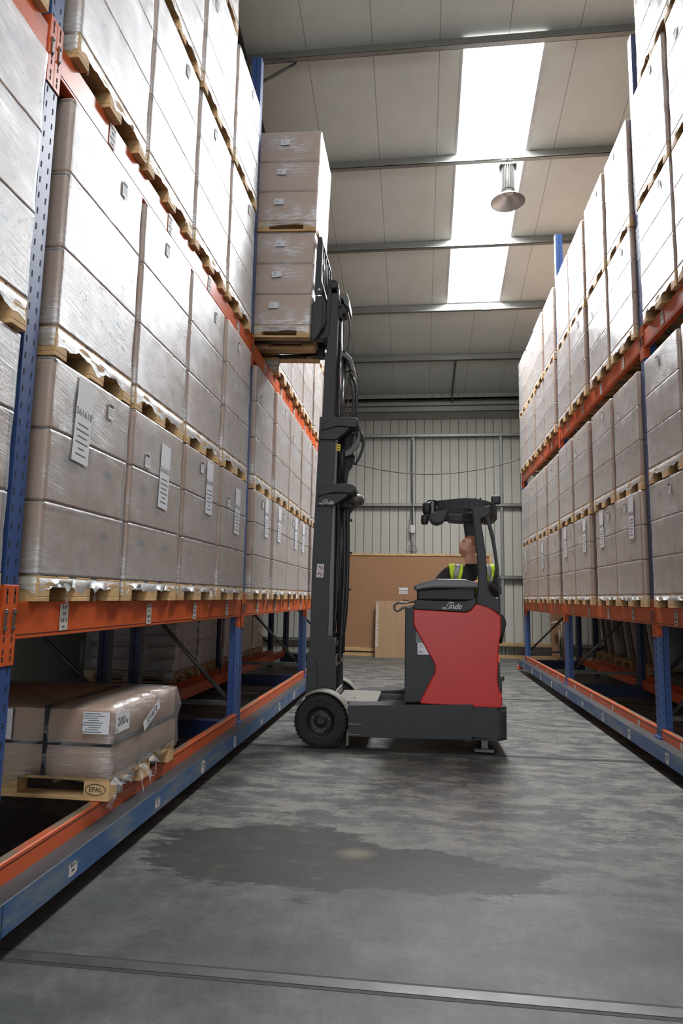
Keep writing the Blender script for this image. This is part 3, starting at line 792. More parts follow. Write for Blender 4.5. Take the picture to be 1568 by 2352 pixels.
#LOWPALLET
lp = empty('strapped_carton_pallet', (-2.25, 3.99, .336)); tag(lp, 'low brown carton load marked 200kg in clear film, on left rack floor beams', 'pallet load')
x0, x1, y0, y1 = -2.85, -1.65, 3.5, 4.47
pm = pallet_mb(.95, 1.2, .125)
for v in pm.bm.verts: v.co += Vector((-2.25, 3.985, .336))
pm.build('pallet', M['wood'], lp)
def bulged(mb, x0, x1, y0, y1, z0, z1, n=14, b=.009, sag=.0):
    bm = bmesh.new(); bmesh.ops.create_cube(bm, size=1); bmesh.ops.subdivide_edges(bm, edges=list(bm.edges), cuts=n, use_grid_fill=True)
    for v in bm.verts:
        p = v.co*2; k = (1-p.x**2)*(1-p.y**2), (1-p.x**2)*(1-p.z**2), (1-p.y**2)*(1-p.z**2)
        q = Vector((p.x, p.y, p.z))
        if abs(p.z) > .999: q.z += (b/(z1-z0)*2)*k[0]*p.z*.8
        if abs(p.y) > .999: q.y += (b/(y1-y0)*2)*k[1]*p.y
        if abs(p.x) > .999: q.x += (b/(x1-x0)*2)*k[2]*p.x
        # soften the corners
        e = sum(abs(c)**24 for c in p)
        if e > 1: q *= 1-.004*(e-1)
        v.co = Vector((x0+(q.x+1)/2*(x1-x0), y0+(q.y+1)/2*(y1-y0), z0+(q.z+1)/2*(z1-z0)))
    mb.add(bm)
mb = MB(); bulged(mb, x0, x1, y0, y1, .462, .63); mb.build('carton', M['carton'], lp)
mb = MB(); bulged(mb, x0-.005, x1-.01, y0, y1, .632, .812); mb.build('carton', M['carton'], lp)
mb = MB()
mb.bb(x0-.012, x1+.006, y0-.012, y1+.012, .622, .638, bev=.004)
for xs in (-2.02,): mb.bb(xs-.011, xs+.011, y0-.022, y1+.012, .462, .83, bev=.004)
mb.build('strap', M['strap'], lp)
# wrinkled clear film, drawn tighter towards the bottom with a ragged hem
mb = MB(); rows = []; rnd = random.Random(5); NP = 90
cx, cy, hx, hy = (x0+x1)/2, (y0+y1)/2, (x1-x0)/2+.012, (y1-y0)/2+.012
def lpring(z, k, hem=0):
    out = []
    for i in range(NP):
        a = 2*PI*i/NP; c, s_ = math.cos(a), math.sin(a); g = max(abs(c), abs(s_)); x = c/g; y = s_/g
        wv = .006*math.sin(17*a+z*30)+.004*math.sin(41*a-z*50)
        hz = hem*(.055*math.sin(5*a+1)+.03*math.sin(13*a)+.02*math.sin(29*a))
        out.append((cx+x*(hx-k+wv), cy+y*(hy-k+wv), z+hz))
    return out
mb.grid([lpring(.40, .04, 1), lpring(.43, .02, .5), lpring(.46, .0), lpring(.55, -.012), lpring(.625, 0), lpring(.70, -.014), lpring(.80, -.002), lpring(.822, .012), lpring(.835, .10), lpring(.838, .25)], wrap=True)
mb.build('clear_wrap', M['film_low'], lp)
mb = MB()   # crumpled film tail at the near corner
for q in range(7):
    r_ = random.Random(q); rr = []
    for i in range(7):
        t = i/6; c = Vector((-1.63+.03*math.sin(q+3*t), 3.50+.09*q+.03*math.sin(5*t+q), .45-(.05+.035*r_.random()*3)*t))
        u = Vector((.01*math.sin(7*t+q), .035*(1-.5*t), .01*math.cos(9*t+q)))
        rr.append([c-u, c+Vector((.018*math.sin(9*t+q), 0, 0)), c+u])
    mb.grid(rr)
mb.build('torn_film_strand', M['strand'], lp)
def lp_label(p, nrm, w, h, name='weight_label', roll=0):
    mx = face_mx(p, nrm, roll=roll); mb = MB(); plate(mb, mx, w, h, .0012); return mb.build(name, M['white'], lp), mx
lab, mx = lp_label((-1.622, 3.575, .748), (1, 0, 0), .17, .11, roll=.02)
text_obj('printed_number', '200', .062, mx @ Matrix.Translation((-.02, .002, .001)), M['ink'], lab)
text_obj('printed_number', 'kg', .032, mx @ Matrix.Translation((.052, -.006, .001)), M['ink'], lab)
lab, mx = lp_label((-1.616, 3.965, .715), (1, 0, 0), .25, .058, 'number_label', roll=.42)
text_obj('printed_number', '331672', .055, mx @ Matrix.Translation((0, 0, .001)), M['ink'], lab)
lab, mx = lp_label((-1.722, 3.463, .752), (0, -1, 0), .15, .115, 'shipping_label')
mb = MB()
for q in range(9): plate(mb, mx @ Matrix.Translation((-.02+.012*math.sin(q*2.3), .048-.012*q, .001)), .09+.03*math.sin(q*1.7), .004, .0006)
mb.build('printed_lines', M['inkgrey'], lab)
lab, mx = lp_label((-2.27, 3.463, .73), (0, -1, 0), .13, .16, 'shipping_label')
mb = MB()
for q in range(6): plate(mb, mx @ Matrix.Translation((0, .05-.02*q, .001)), .08, .004, .0006)
mb.build('printed_lines', M['inkgrey'], lab)
# burnt-in pallet mark
mx = face_mx((-1.725, 3.5085, .395), (0, -1, 0))
o = text_obj('pallet_mark', 'EPAL', .036, mx, M['ink'], lp)
mb = MB(); mb.tube([mx @ Vector((.058*math.cos(a*PI/12), .028*math.sin(a*PI/12), .0)) for a in range(24)], .002, 5, closed=True); mb.build('pallet_mark', M['ink'], lp)
#MORE
# ------------------------------------------------------------------ reach truck
YN, YF = 6.42, 7.68
tk = empty('reach_truck', (.0, 7.05, 0)); tag(tk, 'red and dark grey reach truck parked across the aisle with its mast raised', 'forklift')
def T(name, mb, mats, parent=None): return mb.build(name, mats, parent or tk)
wc = at(735, 1661, YN); wc.z = .258; WR = .256
def wheel(yc, s):
    mb = MB(); n = 84; prof = [(.150, .08), (.155, .074), (.20, .085), (.232, .082), (.247, .066), (.2495, .03), (.2495, -.03), (.247, -.066), (.232, -.082), (.20, -.085), (.150, -.08)]
    mb.lathe([(r, h) for r, h in prof], (wc.x, yc, wc.z), 'y', n)
    for i in range(38):   # tread lugs
        a = 2*PI*i/38; rot = Matrix.Rotation(-a, 3, 'Y')
        for q in (-1, 1):
            c = Vector((wc.x, yc, wc.z))+rot @ Vector((.249, q*.045, 0))
            mb.box(c, (.014, .075, .024), rot @ Matrix.Rotation(q*.35, 3, 'X'), bev=.003)
    t = T('tyre', mb, M['tyre'])
    mb = MB(); e = -s
    mb.lathe([(.001, e*.03), (.052, e*.03), (.058, e*.022), (.062, e*.02), (.085, e*.012), (.118, e*.03), (.134, e*.06), (.140, e*.076), (.150, e*.078), (.153, e*.07)], (wc.x, yc, wc.z), 'y', 48)
    r = T('wheel_rim', mb, M['darker'])
    for i in range(5):
        a = 2*PI*i/5+.25; c = Vector((wc.x+.085*math.cos(a), yc+e*.022, wc.z+.085*math.sin(a)))
        mb = MB(); mb.cyl(c, c+Vector((0, e*.022, 0)), .0105, 6, r2=.009); T('wheel_nut', mb, M['gray_steel'], r)
    mb = MB(); mb.cyl((wc.x, yc+e*.03, wc.z), (wc.x, yc+e*.045, wc.z), .042, 20, r2=.036); T('hub_cap', mb, M['darker'], r)
wheel(YN+.085, 1); wheel(YF-.085, -1)
def fender(y0, y1, near):
    mb = MB(); A = []
    a0, a1 = math.radians(152), math.radians(-22)
    outer, inner = [], []
    for i in range(25):
        a = a0+(a1-a0)*i/24; ro = .285+(.0 if a > 0 else -.012*a)
        outer.append((wc.x+ro*math.cos(a), wc.z+ro*math.sin(a))); inner.append((wc.x+(ro-.012)*math.cos(a), wc.z+(ro-.012)*math.sin(a)))
    outer.append((outer[-1][0]+.002, .045)); inner.append((outer[-1][0]-.014, .045))
    mb.prism(outer+inner[::-1], y0, y1)
    T('mudguard', mb, M['midgrey'])
fender(YN+.005, YN+.20, True); fender(YF-.20, YF-.005, False)
# outrigger legs with low profile sides
for (y0, y1) in ((YN+.0, YN+.24), (YF-.24, YF)):
    mb = MB(); P = xz([(799, 1620), (1086, 1618), (1084, 1703), (1060, 1700), (930, 1697), (799, 1692)], YN)
    mb.prism(P, y0, y1, bev=.006); leg = T('outrigger_leg', mb, M['dark'])
    mb = MB(); P = xz([(770, 1632), (800, 1620), (802, 1650), (770, 1672)], YN); mb.prism(P, y0+(.17 if y0 < 7 else .0), y1-(.0 if y0 < 7 else .17)); mb.cyl((wc.x, y0+.1, wc.z), (wc.x, y1-.04, wc.z), .035, 12); mb.prism(xz([(735, 1640), (800, 1622), (800, 1690), (735, 1680)], YN), y0+(.175 if y0 < 7 else 0), y1-(0 if y0 < 7 else .175)); T('axle_bracket', mb, M['dark'], leg)
    mb = MB(); p = at(812, 1664, YN); yy = y0-.012 if y0 < 7 else y1
    mb.bb(p.x-.055, p.x+.075, yy, yy+.012, p.z-.006, p.z+.014, bev=.003); mb.bb(p.x-.055, p.x+.075, yy, yy+.012, p.z-.10, p.z-.085, bev=.003); T('step_edge', mb, M['trim_edge'], leg)
# rear chassis block with rounded tail
def round_rect_plan(x0, x1, y0, y1, r, n=6, corners=(1, 1, 1, 1)):
    P = []
    for (cx, cy, a0, q) in ((x1-r, y1-r, 0, corners[0]), (x0+r, y1-r, PI/2, corners[1]), (x0+r, y0+r, PI, corners[2]), (x1-r, y0+r, 1.5*PI, corners[3])):
        if q: P += [(cx+r*math.cos(a0+i*PI/2/n), cy+r*math.sin(a0+i*PI/2/n)) for i in range(n+1)]
        else: P.append((cx+r*(1 if a0 in (0, 1.5*PI) else -1), cy+r*(1 if a0 in (0, PI/2) else -1)))
    return P
xr = at(1166, 1660, YN).x; xl = at(1079, 1660, YN).x; zt = at(1120, 1625, YN).z; zb = at(1120, 1702, YN).z
mb = MB(); b = bmesh.new()
PL = round_rect_plan(xl, xr, YN-.012, YF+.012, .10, corners=(1, 0, 0, 1))
v0 = [b.verts.new((x, y, zb)) for x, y in PL]; v1 = [b.verts.new((x, y, zt)) for x, y in PL]
b.faces.new(v0[::-1]); b.faces.new(v1)
for i in range(len(PL)): b.faces.new([v0[i], v0[(i+1) % len(PL)], v1[(i+1) % len(PL)], v1[i]])
bmesh.ops.bevel(b, geom=[e for e in b.edges if abs(e.verts[0].co.z-e.verts[1].co.z) < 1e-5], offset=.03, segments=3, affect='EDGES')
mb.add(b); T('rear_chassis', mb, M['dark'])
mb = MB(); mb.prism(xz([(1070, 1621), (1081, 1621), (1079, 1704), (1068, 1704)], YN), YN+.01, YF-.01); T('chassis_joint', mb, M['darker'])
p = at(1166, 1618, YN); mb = MB(); mb.prism([(p.x-.03, .36), (p.x+.004, .47), (p.x+.004, .27), (p.x-.03, .27)], YN+.5, YF-.3); T('tow_pin_bracket', mb, M['darker'])
mb = MB(); mb.lathe([(.001, -.05), (.10, -.05), (.13, -.035), (.13, .035), (.10, .05), (.001, .05)], (at(1110, 1700, 7.05).x, 7.05, .13), 'y', 32); T('drive_wheel', mb, M['tyre'])
mb = MB(); q = at(1112, 1716, YN+.15); mb.bb(q.x-.10, q.x+.09, YN+.10, YN+.2, .012, .05, bev=.008); mb.bb(q.x-.03, q.x+.03, YN+.12, YN+.18, .04, .14); T('stabiliser_foot', mb, M['gray_steel'])
# deck between the legs, carriage rails
zt2 = at(800, 1618, YN).z
mb = MB(); x0_, x1_ = at(775, 1600, 6.8).x, at(862, 1600, 6.9).x
mb.bb(x0_, x1_+.03, YN+.24, YF-.24, zt2-.03, zt2-.004, bev=.003)
mb.bb(at(812, 1600, 6.9).x, at(817, 1600, 6.9).x, 6.85, 6.89, zt2-.006, zt2-.002, mi=1); T('reach_carriage_plate', mb, [M['midgrey'], M['darker']])
mb = MB()
for y in (YN+.27, YF-.27): mb.bb(x1_, at(940, 1600, 6.9).x+.1, y-.02, y+.02, zt2-.12, zt2-.03)
mb.tube([(x1_, 7.0, zt2-.05), (x1_+.5, 7.0, zt2-.05)], .018, 10); T('reach_rail', mb, M['gray_steel'])
# battery / front wall, red hood, console
yb0, yb1 = YN+.012, YF-.012
mb = MB(); mb.prism(xz([(930, 1399), (934, 1395), (1010, 1395), (1010, 1616), (928, 1614)], YN), yb0+.02, yb1-.02, bev=.01); bat = T('battery_cover', mb, M['dark'])
mb = MB(); mb.bb(at(929, 1600, YN).x-.002, at(952, 1600, YN).x, yb0+.018, yb0+.03, at(940, 1614, YN).z, at(940, 1597, YN).z); T('battery_latch', mb, M['darker'], bat)
def curve_pts(P, n=5):
    """Catmull-Rom through the points (open)"""
    out = []
    for i in range(len(P)-1):
        p0, p1, p2, p3 = P[max(i-1, 0)], P[i], P[i+1], P[min(i+2, len(P)-1)]
        for k in range(n):
            t = k/n
            out.append(tuple(.5*((2*p1[a])+(-p0[a]+p2[a])*t+(2*p0[a]-5*p1[a]+4*p2[a]-p3[a])*t*t+(-p0[a]+3*p1[a]-3*p2[a]+p3[a])*t**3) for a in range(len(p1))))
    out.append(tuple(P[-1])); return out
HOOD = [(949, 1400), (1069, 1407)] + curve_pts([(1069, 1407), (1080, 1402), (1093, 1387)], 4)[1:] + curve_pts([(1093, 1387), (1120, 1395), (1140, 1407), (1151, 1417)], 4)[1:] \
     + curve_pts([(1151, 1417), (1151, 1450), (1147, 1475), (1145, 1500), (1144, 1540), (1143, 1565), (1147, 1585), (1153, 1598), (1153, 1620)], 3)[1:] + [(1150, 1627), (1130, 1627), (966, 1617), (964, 1613)] \
     + [(985, 1570)] + curve_pts([(997, 1548), (999, 1537), (996, 1522)], 4) + [(960, 1456)] + curve_pts([(953, 1443), (949, 1432), (949, 1420)], 3)
mb = MB(); mb.prism(xz(HOOD, YN), yb0-.004, yb0+.06, bev=.012, seg=3); mb.prism(xz(HOOD, YN), yb1-.06, yb1+.004, bev=.012, seg=3)
mb.prism(xz([(1012, 1405), (1069, 1409), (1093, 1390), (1147, 1416), (1146, 1470), (1141, 1540), (1149, 1624), (1012, 1618)], YN), yb0+.058, yb1-.058)
T('hood_panel', mb, M['red'])
CON = [(952, 1378)] + curve_pts([(952, 1378), (1040, 1381), (1075, 1380), (1093, 1373)], 3)[1:] + curve_pts([(1093, 1388), (1080, 1401), (1067, 1406)], 3) + [(949, 1399), (951, 1382)]
mb = MB(); mb.prism(xz(CON, YN), yb0-.004, yb1+.004, bev=.01, seg=2); con = T('console_band', mb, M['dark'])
mb = MB(); mb.prism(xz([(957, 1353), (1094, 1346), (1094, 1381), (957, 1379)], YN), YN+.06, YF-.35, bev=.02); T('console_recess', mb, M['black'])
ARM = curve_pts([(951, 1354), (950, 1347), (955, 1343), (980, 1335), (1003, 1329)], 3) + [(1070, 1330), (1085, 1335), (1100, 1340), (1100, 1352)] + [(1000, 1351), (970, 1354), (957, 1357)]
mb = MB(); b = bmesh.new(); 
mb.prism(xz(ARM, YN), YN+.02, 6.95, bev=.022, seg=4); T('console_lid', mb, M['trim_edge'])
# overhead guard: side profile struts and a ring roof
def guard_side(y0, y1, name='guard_pillar'):
    mb = MB()
    big = curve_pts([(1084, 1166), (1088, 1200), (1093, 1250), (1098, 1300), (1099, 1340), (1094, 1385)], 4) + curve_pts([(1094, 1388), (1120, 1396), (1138, 1405), (1151, 1417)], 3)[1:] \
        + curve_pts([(1150, 1400), (1149, 1385), (1146, 1376), (1140, 1374), (1132, 1368), (1125, 1358), (1121, 1340), (1119, 1310), (1115, 1260), (1108, 1215), (1104, 1192)], 3) + [(1107, 1189), (1118, 1185), (1126, 1180), (1126, 1160)]
    mb.prism(xz(big, YN), y0, y1, bev=.01, seg=2)
    thin = curve_pts([(1116, 1186), (1120, 1200), (1130, 1240), (1138, 1290), (1143, 1340), (1146, 1380), (1150, 1410)], 4) + curve_pts([(1151, 1400), (1149, 1340), (1146, 1300), (1137, 1235), (1128, 1200), (1125, 1175)], 4)
    mb.prism(xz(thin, YN), y0+.01, y1-.004, bev=.006, seg=2)
    return T(name, mb, M['dark'])
guard_side(YN+.03, YN+.10); 
gx0, gx1 = at(985, 1150, YN).x, at(1152, 1150, YN).x
gz1, gz0 = at(1060, 1143, YN).z, at(1060, 1167, YN).z
def plan(off=0):
    y0, y1 = YN+.03+off, YF-.10-off; x0_, x1_ = gx0+off, gx1-off; P = []
    pts = [(x0_+.10, y0+.10), (x0_+.34, y0+.0), (x1_-.30, y0), (x1_-.12, y0+.05), (x1_-.02, y0+.22), (x1_, (y0+y1)/2), (x1_-.02, y1-.22), (x1_-.12, y1-.05), (x1_-.30, y1), (x0_+.34, y1), (x0_+.10, y1-.10), (x0_+.0, y1-.26), (x0_, (y0+y1)/2), (x0_, y0+.26)]
    n = len(pts)
    for i in range(n):
        p0, p1, p2, p3 = pts[i-1], pts[i], pts[(i+1) % n], pts[(i+2) % n]
        for k in range(4):
            t = k/4; P.append(tuple(.5*((2*p1[a])+(-p0[a]+p2[a])*t+(2*p0[a]-5*p1[a]+4*p2[a]-p3[a])*t*t+(-p0[a]+3*p1[a]-3*p2[a]+p3[a])*t**3) for a in (0, 1)))
    return P
mb = MB(); o_, i_ = plan(), plan(.05)
def droop(x): return -.05*max(0, (x-(gx1-.30))/.30)**1.5-.012*max(0, ((gx0+.3)-x)/.3)
rows = [[(x, y, gz0+droop(x)*1.3) for x, y in o_], [(x, y, gz1-.012+droop(x)) for x, y in o_], [(x*.99+.01*xi, y*.9+.1*yi, gz1+droop(x)) for (x, y), (xi, yi) in zip(o_, i_)], [(x, y, gz1-.004+droop(x)) for x, y in i_], [(x, y, gz0+droop(x)*1.3) for x, y in i_], [(x, y, gz0+droop(x)*1.3) for x, y in o_]]
mb.grid(rows, wrap=True, smooth=False)
for y in (6.75, 7.05, 7.35):
    mb.bb(gx0+.06, gx1-.06, y-.018, y+.018, gz0+.03, gz0+.075)
T('guard_roof', mb, M['dark'])
# central rear mast of the guard and its cross arm
mb = MB(); Yc = 7.1
mb.prism(xz([(1062, 1178), (1100, 1178), (1100, 1250), (1070, 1250), (1066, 1215)], Yc), Yc-.06, Yc+.08, bev=.02); T('guard_pillar', mb, M['darker'])
mb = MB(); mb.prism(xz([(1027, 1184), (1060, 1184), (1098, 1172), (1098, 1200), (1060, 1201), (1030, 1199)], Yc), Yc-.1, Yc+.12, bev=.01); T('guard_cross_arm', mb, M['dark'])
mb = MB(); P = [(1061, 1183), (1068, 1166), (1090, 1166), (1088, 1172), (1074, 1173), (1069, 1187)]
mb.prism(xz(P, 6.9), 6.87, 6.93); T('guard_bracket', mb, M['darker'])
# near-side instrument hood, lamps, beacon
mb = MB(); P = curve_pts([(984, 1179), (985, 1190), (992, 1200), (1004, 1204), (1018, 1199)], 4)+[(1024, 1186), (1032, 1169)]
mb.prism(xz(P, 6.55), 6.50, 6.72, bev=.015, seg=3); T('sensor_housing', mb, M['dark'])
mb = MB(); mb.prism(xz([(992, 1153), (1000, 1149), (1011, 1163), (1016, 1172), (988, 1180), (986, 1170)], 6.56), 6.60, 6.61); T('lamp_bracket', mb, M['midgrey'])
mb = MB(); mb.tube([at(1001, 1164, 6.52), at(1008, 1180, 6.52)], .011, 8); mb.tube([at(979, 1155, 6.5), at(984, 1150, 6.5), at(996, 1149, 6.52), at(1004, 1153, 6.56)], .008, 8); T('lamp_cable', mb, M['black'])
def worklamp(px, py, w, h, Y):
    c = at(px, py, Y); k = Y/FPX; mb = MB()
    a = w*k/2; hh = h*k/2
    mb.lathe([(.001, -hh), (a*.72, -hh), (a*.92, -hh*.7), (a, 0), (a*.92, hh*.7), (a*.8, hh), (.001, hh)], c, 'z', 20); return T('work_lamp', mb, M['darker'])
worklamp(980, 1168, 21, 26, 6.5); worklamp(975, 1194, 18, 21, 6.5)
mb = MB(); mb.tube([at(976, 1180, 6.5), at(975, 1185, 6.5)], .01, 8); T('lamp_cable', mb, M['black'])
mb = MB(); c = at(1138, 1147, 6.8); mb.box(c-Vector((0, 0, .008)), (.092, .07, .088), None, bev=.018, seg=3); T('reversing_beeper', mb, M['darker'])
mb = MB()
for q in ((1092, 1146), (1103, 1146)): p = at(*q, YN+.06); p.z = gz1-.006; mb.bb(p.x-.008, p.x+.008, YN+.06, YN+.09, p.z-.02, p.z+.014)
T('guard_bolt', mb, M['darker'])
# rear details
mb = MB(); mb.prism(xz([(1142, 1502), (1148, 1504), (1148, 1522), (1143, 1522)], YN), YN+.02, YN+.06); T('side_reflector', mb, M['orange_lens'])
mb = MB(); mb.prism(xz([(1144, 1522), (1148, 1522), (1149, 1548), (1153, 1560), (1154, 1594), (1147, 1590), (1142, 1575), (1143, 1550)], YN), YN+.03, YF-.03); T('tail_panel', mb, M['darker'])
mb = MB(); c = at(1149, 1559, YN+.08); mb.lathe([(.001, -.035), (.03, -.03), (.038, 0), (.03, .03), (.001, .035)], c, 'y', 20); T('tail_lamp', mb, M['steel'])
mb = MB(); mb.prism(xz(curve_pts([(1151, 1410), (1160, 1428), (1156, 1450), (1151, 1474), (1148, 1478)], 3)+[(1146, 1470), (1146, 1412)], 6.7), 6.62, 6.95, bev=.01); T('seat_back', mb, M['black'])
# grab handle hose
mb = MB(); mb.tube([at(*q, 6.55) for q in curve_pts([(950, 1393), (938, 1394), (925, 1396), (914, 1403), (907, 1400), (905, 1393), (909, 1387), (917, 1384), (925, 1386)], 4)], .0125, 10); T('cable_loop', mb, M['hose_grey'])
mb = MB(); mb.tube([at(*q, 6.55) for q in ((915, 1384), (930, 1386), (950, 1382))], .006, 8); mb.tube([at(*q, 6.6) for q in ((925, 1378), (940, 1380), (952, 1384))], .004, 6); T('cable', mb, M['black'])
# stickers and lettering
def sticker(px, py, w, h, Y, material, name='sticker', roll=0):
    c = at(px, py, Y); c.y = Y; k = Y/FPX; mx = face_mx(c, (0, -1, 0), roll=roll); mb = MB(); plate(mb, mx, w*k, h*k, .002); return T(name, mb, material), mx, k
st, mx, k = sticker(972, 1490, 26, 26, yb0+.017, M['white'], 'battery_sticker')
mb = MB(); mb.tube([mx @ Vector((-.045, .05, .001)), mx @ Vector((0, .005, .001))], .0015, 4); mb.tube([mx @ Vector((0, .05, .001)), mx @ Vector((-.045, .005, .001))], .0015, 4); mb.build('printed_symbol', M['ink'], st)
text_obj('printed_text', 'Pb', .04, mx @ Matrix.Translation((-.025, -.033, .0015)), M['ink'], st)
st, mx, k = sticker(966, 1464, 22, 26, yb0+.0175, M['trim_edge'], 'info_sticker')
def linde(mx, size, parent):
    """silver script wordmark with its long L swash"""
    t = text_obj('wordmark', 'inde', size, mx @ Matrix.Translation((size*.42, 0, 0)), M['logo'], parent, shear=.45)
    mb = MB(); s = size
    L1 = [(-1.15, -.22), (-1.02, -.34), (-.86, -.30), (-.66, -.12), (-.50, .12), (-.36, .36), (-.14, .50), (.12, .50), (.30, .36), (.27, .26)]
    L2 = [(-1.15, -.22), (-1.0, -.14), (-.8, -.20), (-.62, -.32), (-.46, -.36), (-.34, -.26)]
    for P, r in ((L1, .05), (L2, .045)):
        c = curve_pts([(a*s, b_*s) for a, b_ in P], 4); mb.tube([mx @ Vector((a, b_, 0)) for a, b_ in c], r*s, 6)
    mb.build('wordmark', M['logo'], parent)
k = YN/FPX; c = at(1036, 1393, YN); c.y = yb0-.0055; linde(face_mx(c, (0, -1, 0)), .075, con)
# ------------------------------------------------------------------ mast, tilted back
YM0, YM1 = 6.74, 7.40
def quad(P, y0, y1, bev=.004): 
    mb = MB(); mb.prism(xz(P, YM0), y0, y1, bev=bev); return mb
foot = [(703, 1606), (711, 1463), (760, 1459), (767, 1466), (770, 1480), (771, 1606)]
for y in (YM0-.01, YM1-.02): 
    mb = MB(); mb.prism(xz(foot, YM0), y, y+.03, bev=.005)
    if y < 7: mb.prism(xz([(702, 1606), (706, 1500), (722, 1512), (728, 1522), (728, 1570), (720, 1606)], YM0), y-.03, y)
    T('mast_foot', mb, M['dark'])
mb = MB()
for P in ([(770, 1467), (773, 1455), (773, 1478), (770, 1485)], [(771, 1507), (785, 1489), (785, 1512), (771, 1531)], [(771, 1590), (785, 1566), (785, 1606), (771, 1606)]):
    A = xz([P[0], P[3]], YM0+.02); 
    x_ = A[0][0]; mb.bb(x_-.02, x_+.0, YM0+.01, YM1-.01, A[1][1], A[0][1])
T('mast_cross_brace', mb, M['midgrey'])
mb = quad([(716, 1300), (705, 1600), (700, 1600)], 7, 7.01) if False else None
def channel(name, P, yn, yf, wall, material):
    """pair of rails: P is the near face outline"""
    for y0, y1 in ((yn, yn+wall), (yf-wall, yf)):
        mb = MB(); mb.prism(xz(P, YM0), y0, y1, bev=.005)
        T(name, mb, material)
channel('outer_mast_rail', [(711, 1480), (716, 1300), (734, 957), (771, 957), (757, 1300), (752, 1480)], YM0, YM1, .10, M['dark'])
channel('middle_mast_rail', [(732, 1120), (741, 900), (745, 807), (772, 807), (768, 900), (760, 1120)], YM0+.03, YM1-.03, .08, M['dark'])
channel('inner_mast_rail', [(739, 960), (748, 800), (757, 655), (777, 655), (772, 800), (764, 960)], YM0+.06, YM1-.06, .07, M['dark'])
mb = MB(); mb.prism(xz([(757, 1300), (771, 960), (777, 985), (770, 1120), (766, 1300), (762, 1478), (752, 1478)], YM0), YM0+.02, YM0+.06); T('mast_rail_lip', mb, M['trim_edge'])
c = at(766, 650, YM0); mb = MB()
mb.cyl((c.x, YM0+.03, c.z), (c.x, YM0+.10, c.z), .046, 24); mb.lathe([(.034, -.004), (.046, -.004), (.046, .004), (.034, .004)], (c.x, YM0+.028, c.z), 'y', 24); T('top_roller', mb, M['dark'])
mb = MB(); mb.bb(c.x-.04, c.x+.04, YM0+.06, YM1-.06, c.z-.1, c.z-.03, bev=.01); T('mast_crosshead', mb, M['dark'])
# plastic caps that carry the hoses over each stage
def cap(P1, P2, y0, y1):
    mb = MB(); mb.prism(xz(P1, YM0), y0-.05, y1, bev=.012, seg=3); c = T('mast_cap', mb, M['dark'])
    mb = MB(); mb.prism(xz(P2, YM0), y0-.03, y0+.06, bev=.005); T('cap_skirt', mb, M['dark'], c); return c
cap(curve_pts([(739, 991), (742, 978), (755, 966), (775, 961)], 3)+curve_pts([(810, 960), (819, 962), (824, 969), (821, 980), (814, 984)], 3)+[(775, 981), (752, 988)],
    [(736, 1010), (738, 990), (760, 982), (804, 981), (800, 988), (776, 1008), (772, 1010)], YM0, YM1)
cp = cap(curve_pts([(730, 1143), (734, 1130), (745, 1120), (762, 1113)], 3)+curve_pts([(802, 1112), (811, 1114), (817, 1121), (815, 1130), (808, 1134)], 3)+[(765, 1133), (745, 1138)],
    [(727, 1161), (730, 1143), (750, 1135), (800, 1133), (797, 1140), (768, 1160), (764, 1162)], YM0, YM1)
c = at(748, 1154, YM0-.032); linde(face_mx((c.x, YM0-.0325, c.z), (0, -1, 0), roll=-.03), .062, cp)
# lift cylinders, chains, hoses
def rod(a, b_, r, Y, material, name): mb = MB(); mb.tube([at(*a, Y), at(*b_, Y)], r, 14); return T(name, mb, material)
rod((782, 962), (783, 735), .017, 6.95, M['steel'], 'lift_rod'); 
rod((786, 962), (791, 820), .021, 6.95, M['steel'], 'lift_rod'); rod((791, 822), (792, 805), .028, 6.95, M['dark'], 'rod_head')
rod((779, 1470), (782, 1165), .03, 6.95, M['darker'], 'lift_cylinder'); rod((786, 1500), (797, 1010), .026, 7.15, M['darker'], 'lift_cylinder'); rod((785, 1110), (786, 1000), .028, 6.95, M['darker'], 'lift_cylinder')
def chain(a, b_, Y, w=.02):
    A, B = at(*a, Y), at(*b_, Y); n = int((A-B).length/.022); mb = MB()
    for i in range(n):
        c = A.lerp(B, (i+.5)/n); mb.box(c, (w if i % 2 else w*.7, .016, .017), None, bev=.002)
    T('lift_chain', mb, M['chain'])
chain((787, 805), (791, 722), 7.0); chain((797, 960), (804, 846), 7.0); chain((776, 955), (779, 860), 7.05, .014); chain((808, 955), (812, 850), 7.1, .012)
mb = MB(); mb.prism(xz([(781, 682), (786, 677), (797, 678), (802, 690), (802, 706), (797, 708), (791, 700), (788, 690), (784, 688), (784, 704), (780, 706)], 6.9), 6.86, 7.2, bev=.005); T('hose_bracket', mb, M['trim_edge'])
mb = MB(); mb.prism(xz([(778, 700), (790, 704), (797, 712), (795, 722), (787, 724), (786, 734), (778, 734)], 6.95), 6.9, 7.1, bev=.005); T('chain_anchor', mb, M['darker'])
mb = MB(); mb.prism(xz([(785, 812), (796, 813), (809, 826), (814, 850), (812, 857), (806, 850), (803, 834), (794, 824), (784, 818)], 6.9), 6.86, 7.2, bev=.005); T('hose_bracket', mb, M['trim_edge'])
mb = MB(); c = at(797, 846, 6.95); mb.lathe([(.02, -.012), (.045, -.012), (.04, 0), (.045, .012), (.02, .012)], c, 'y', 24); T('chain_pulley', mb, M['gray_steel'])
def hose(P, r, Y, name='hydraulic_hose', m_='hose'): mb = MB(); mb.tube([at(a, b_, Y) for a, b_ in curve_pts(P, 4)], r, 8); T(name, mb, M[m_])
hose([(783, 705), (795, 712), (801, 730), (803, 760), (799, 800), (797, 822)], .008, 6.95)
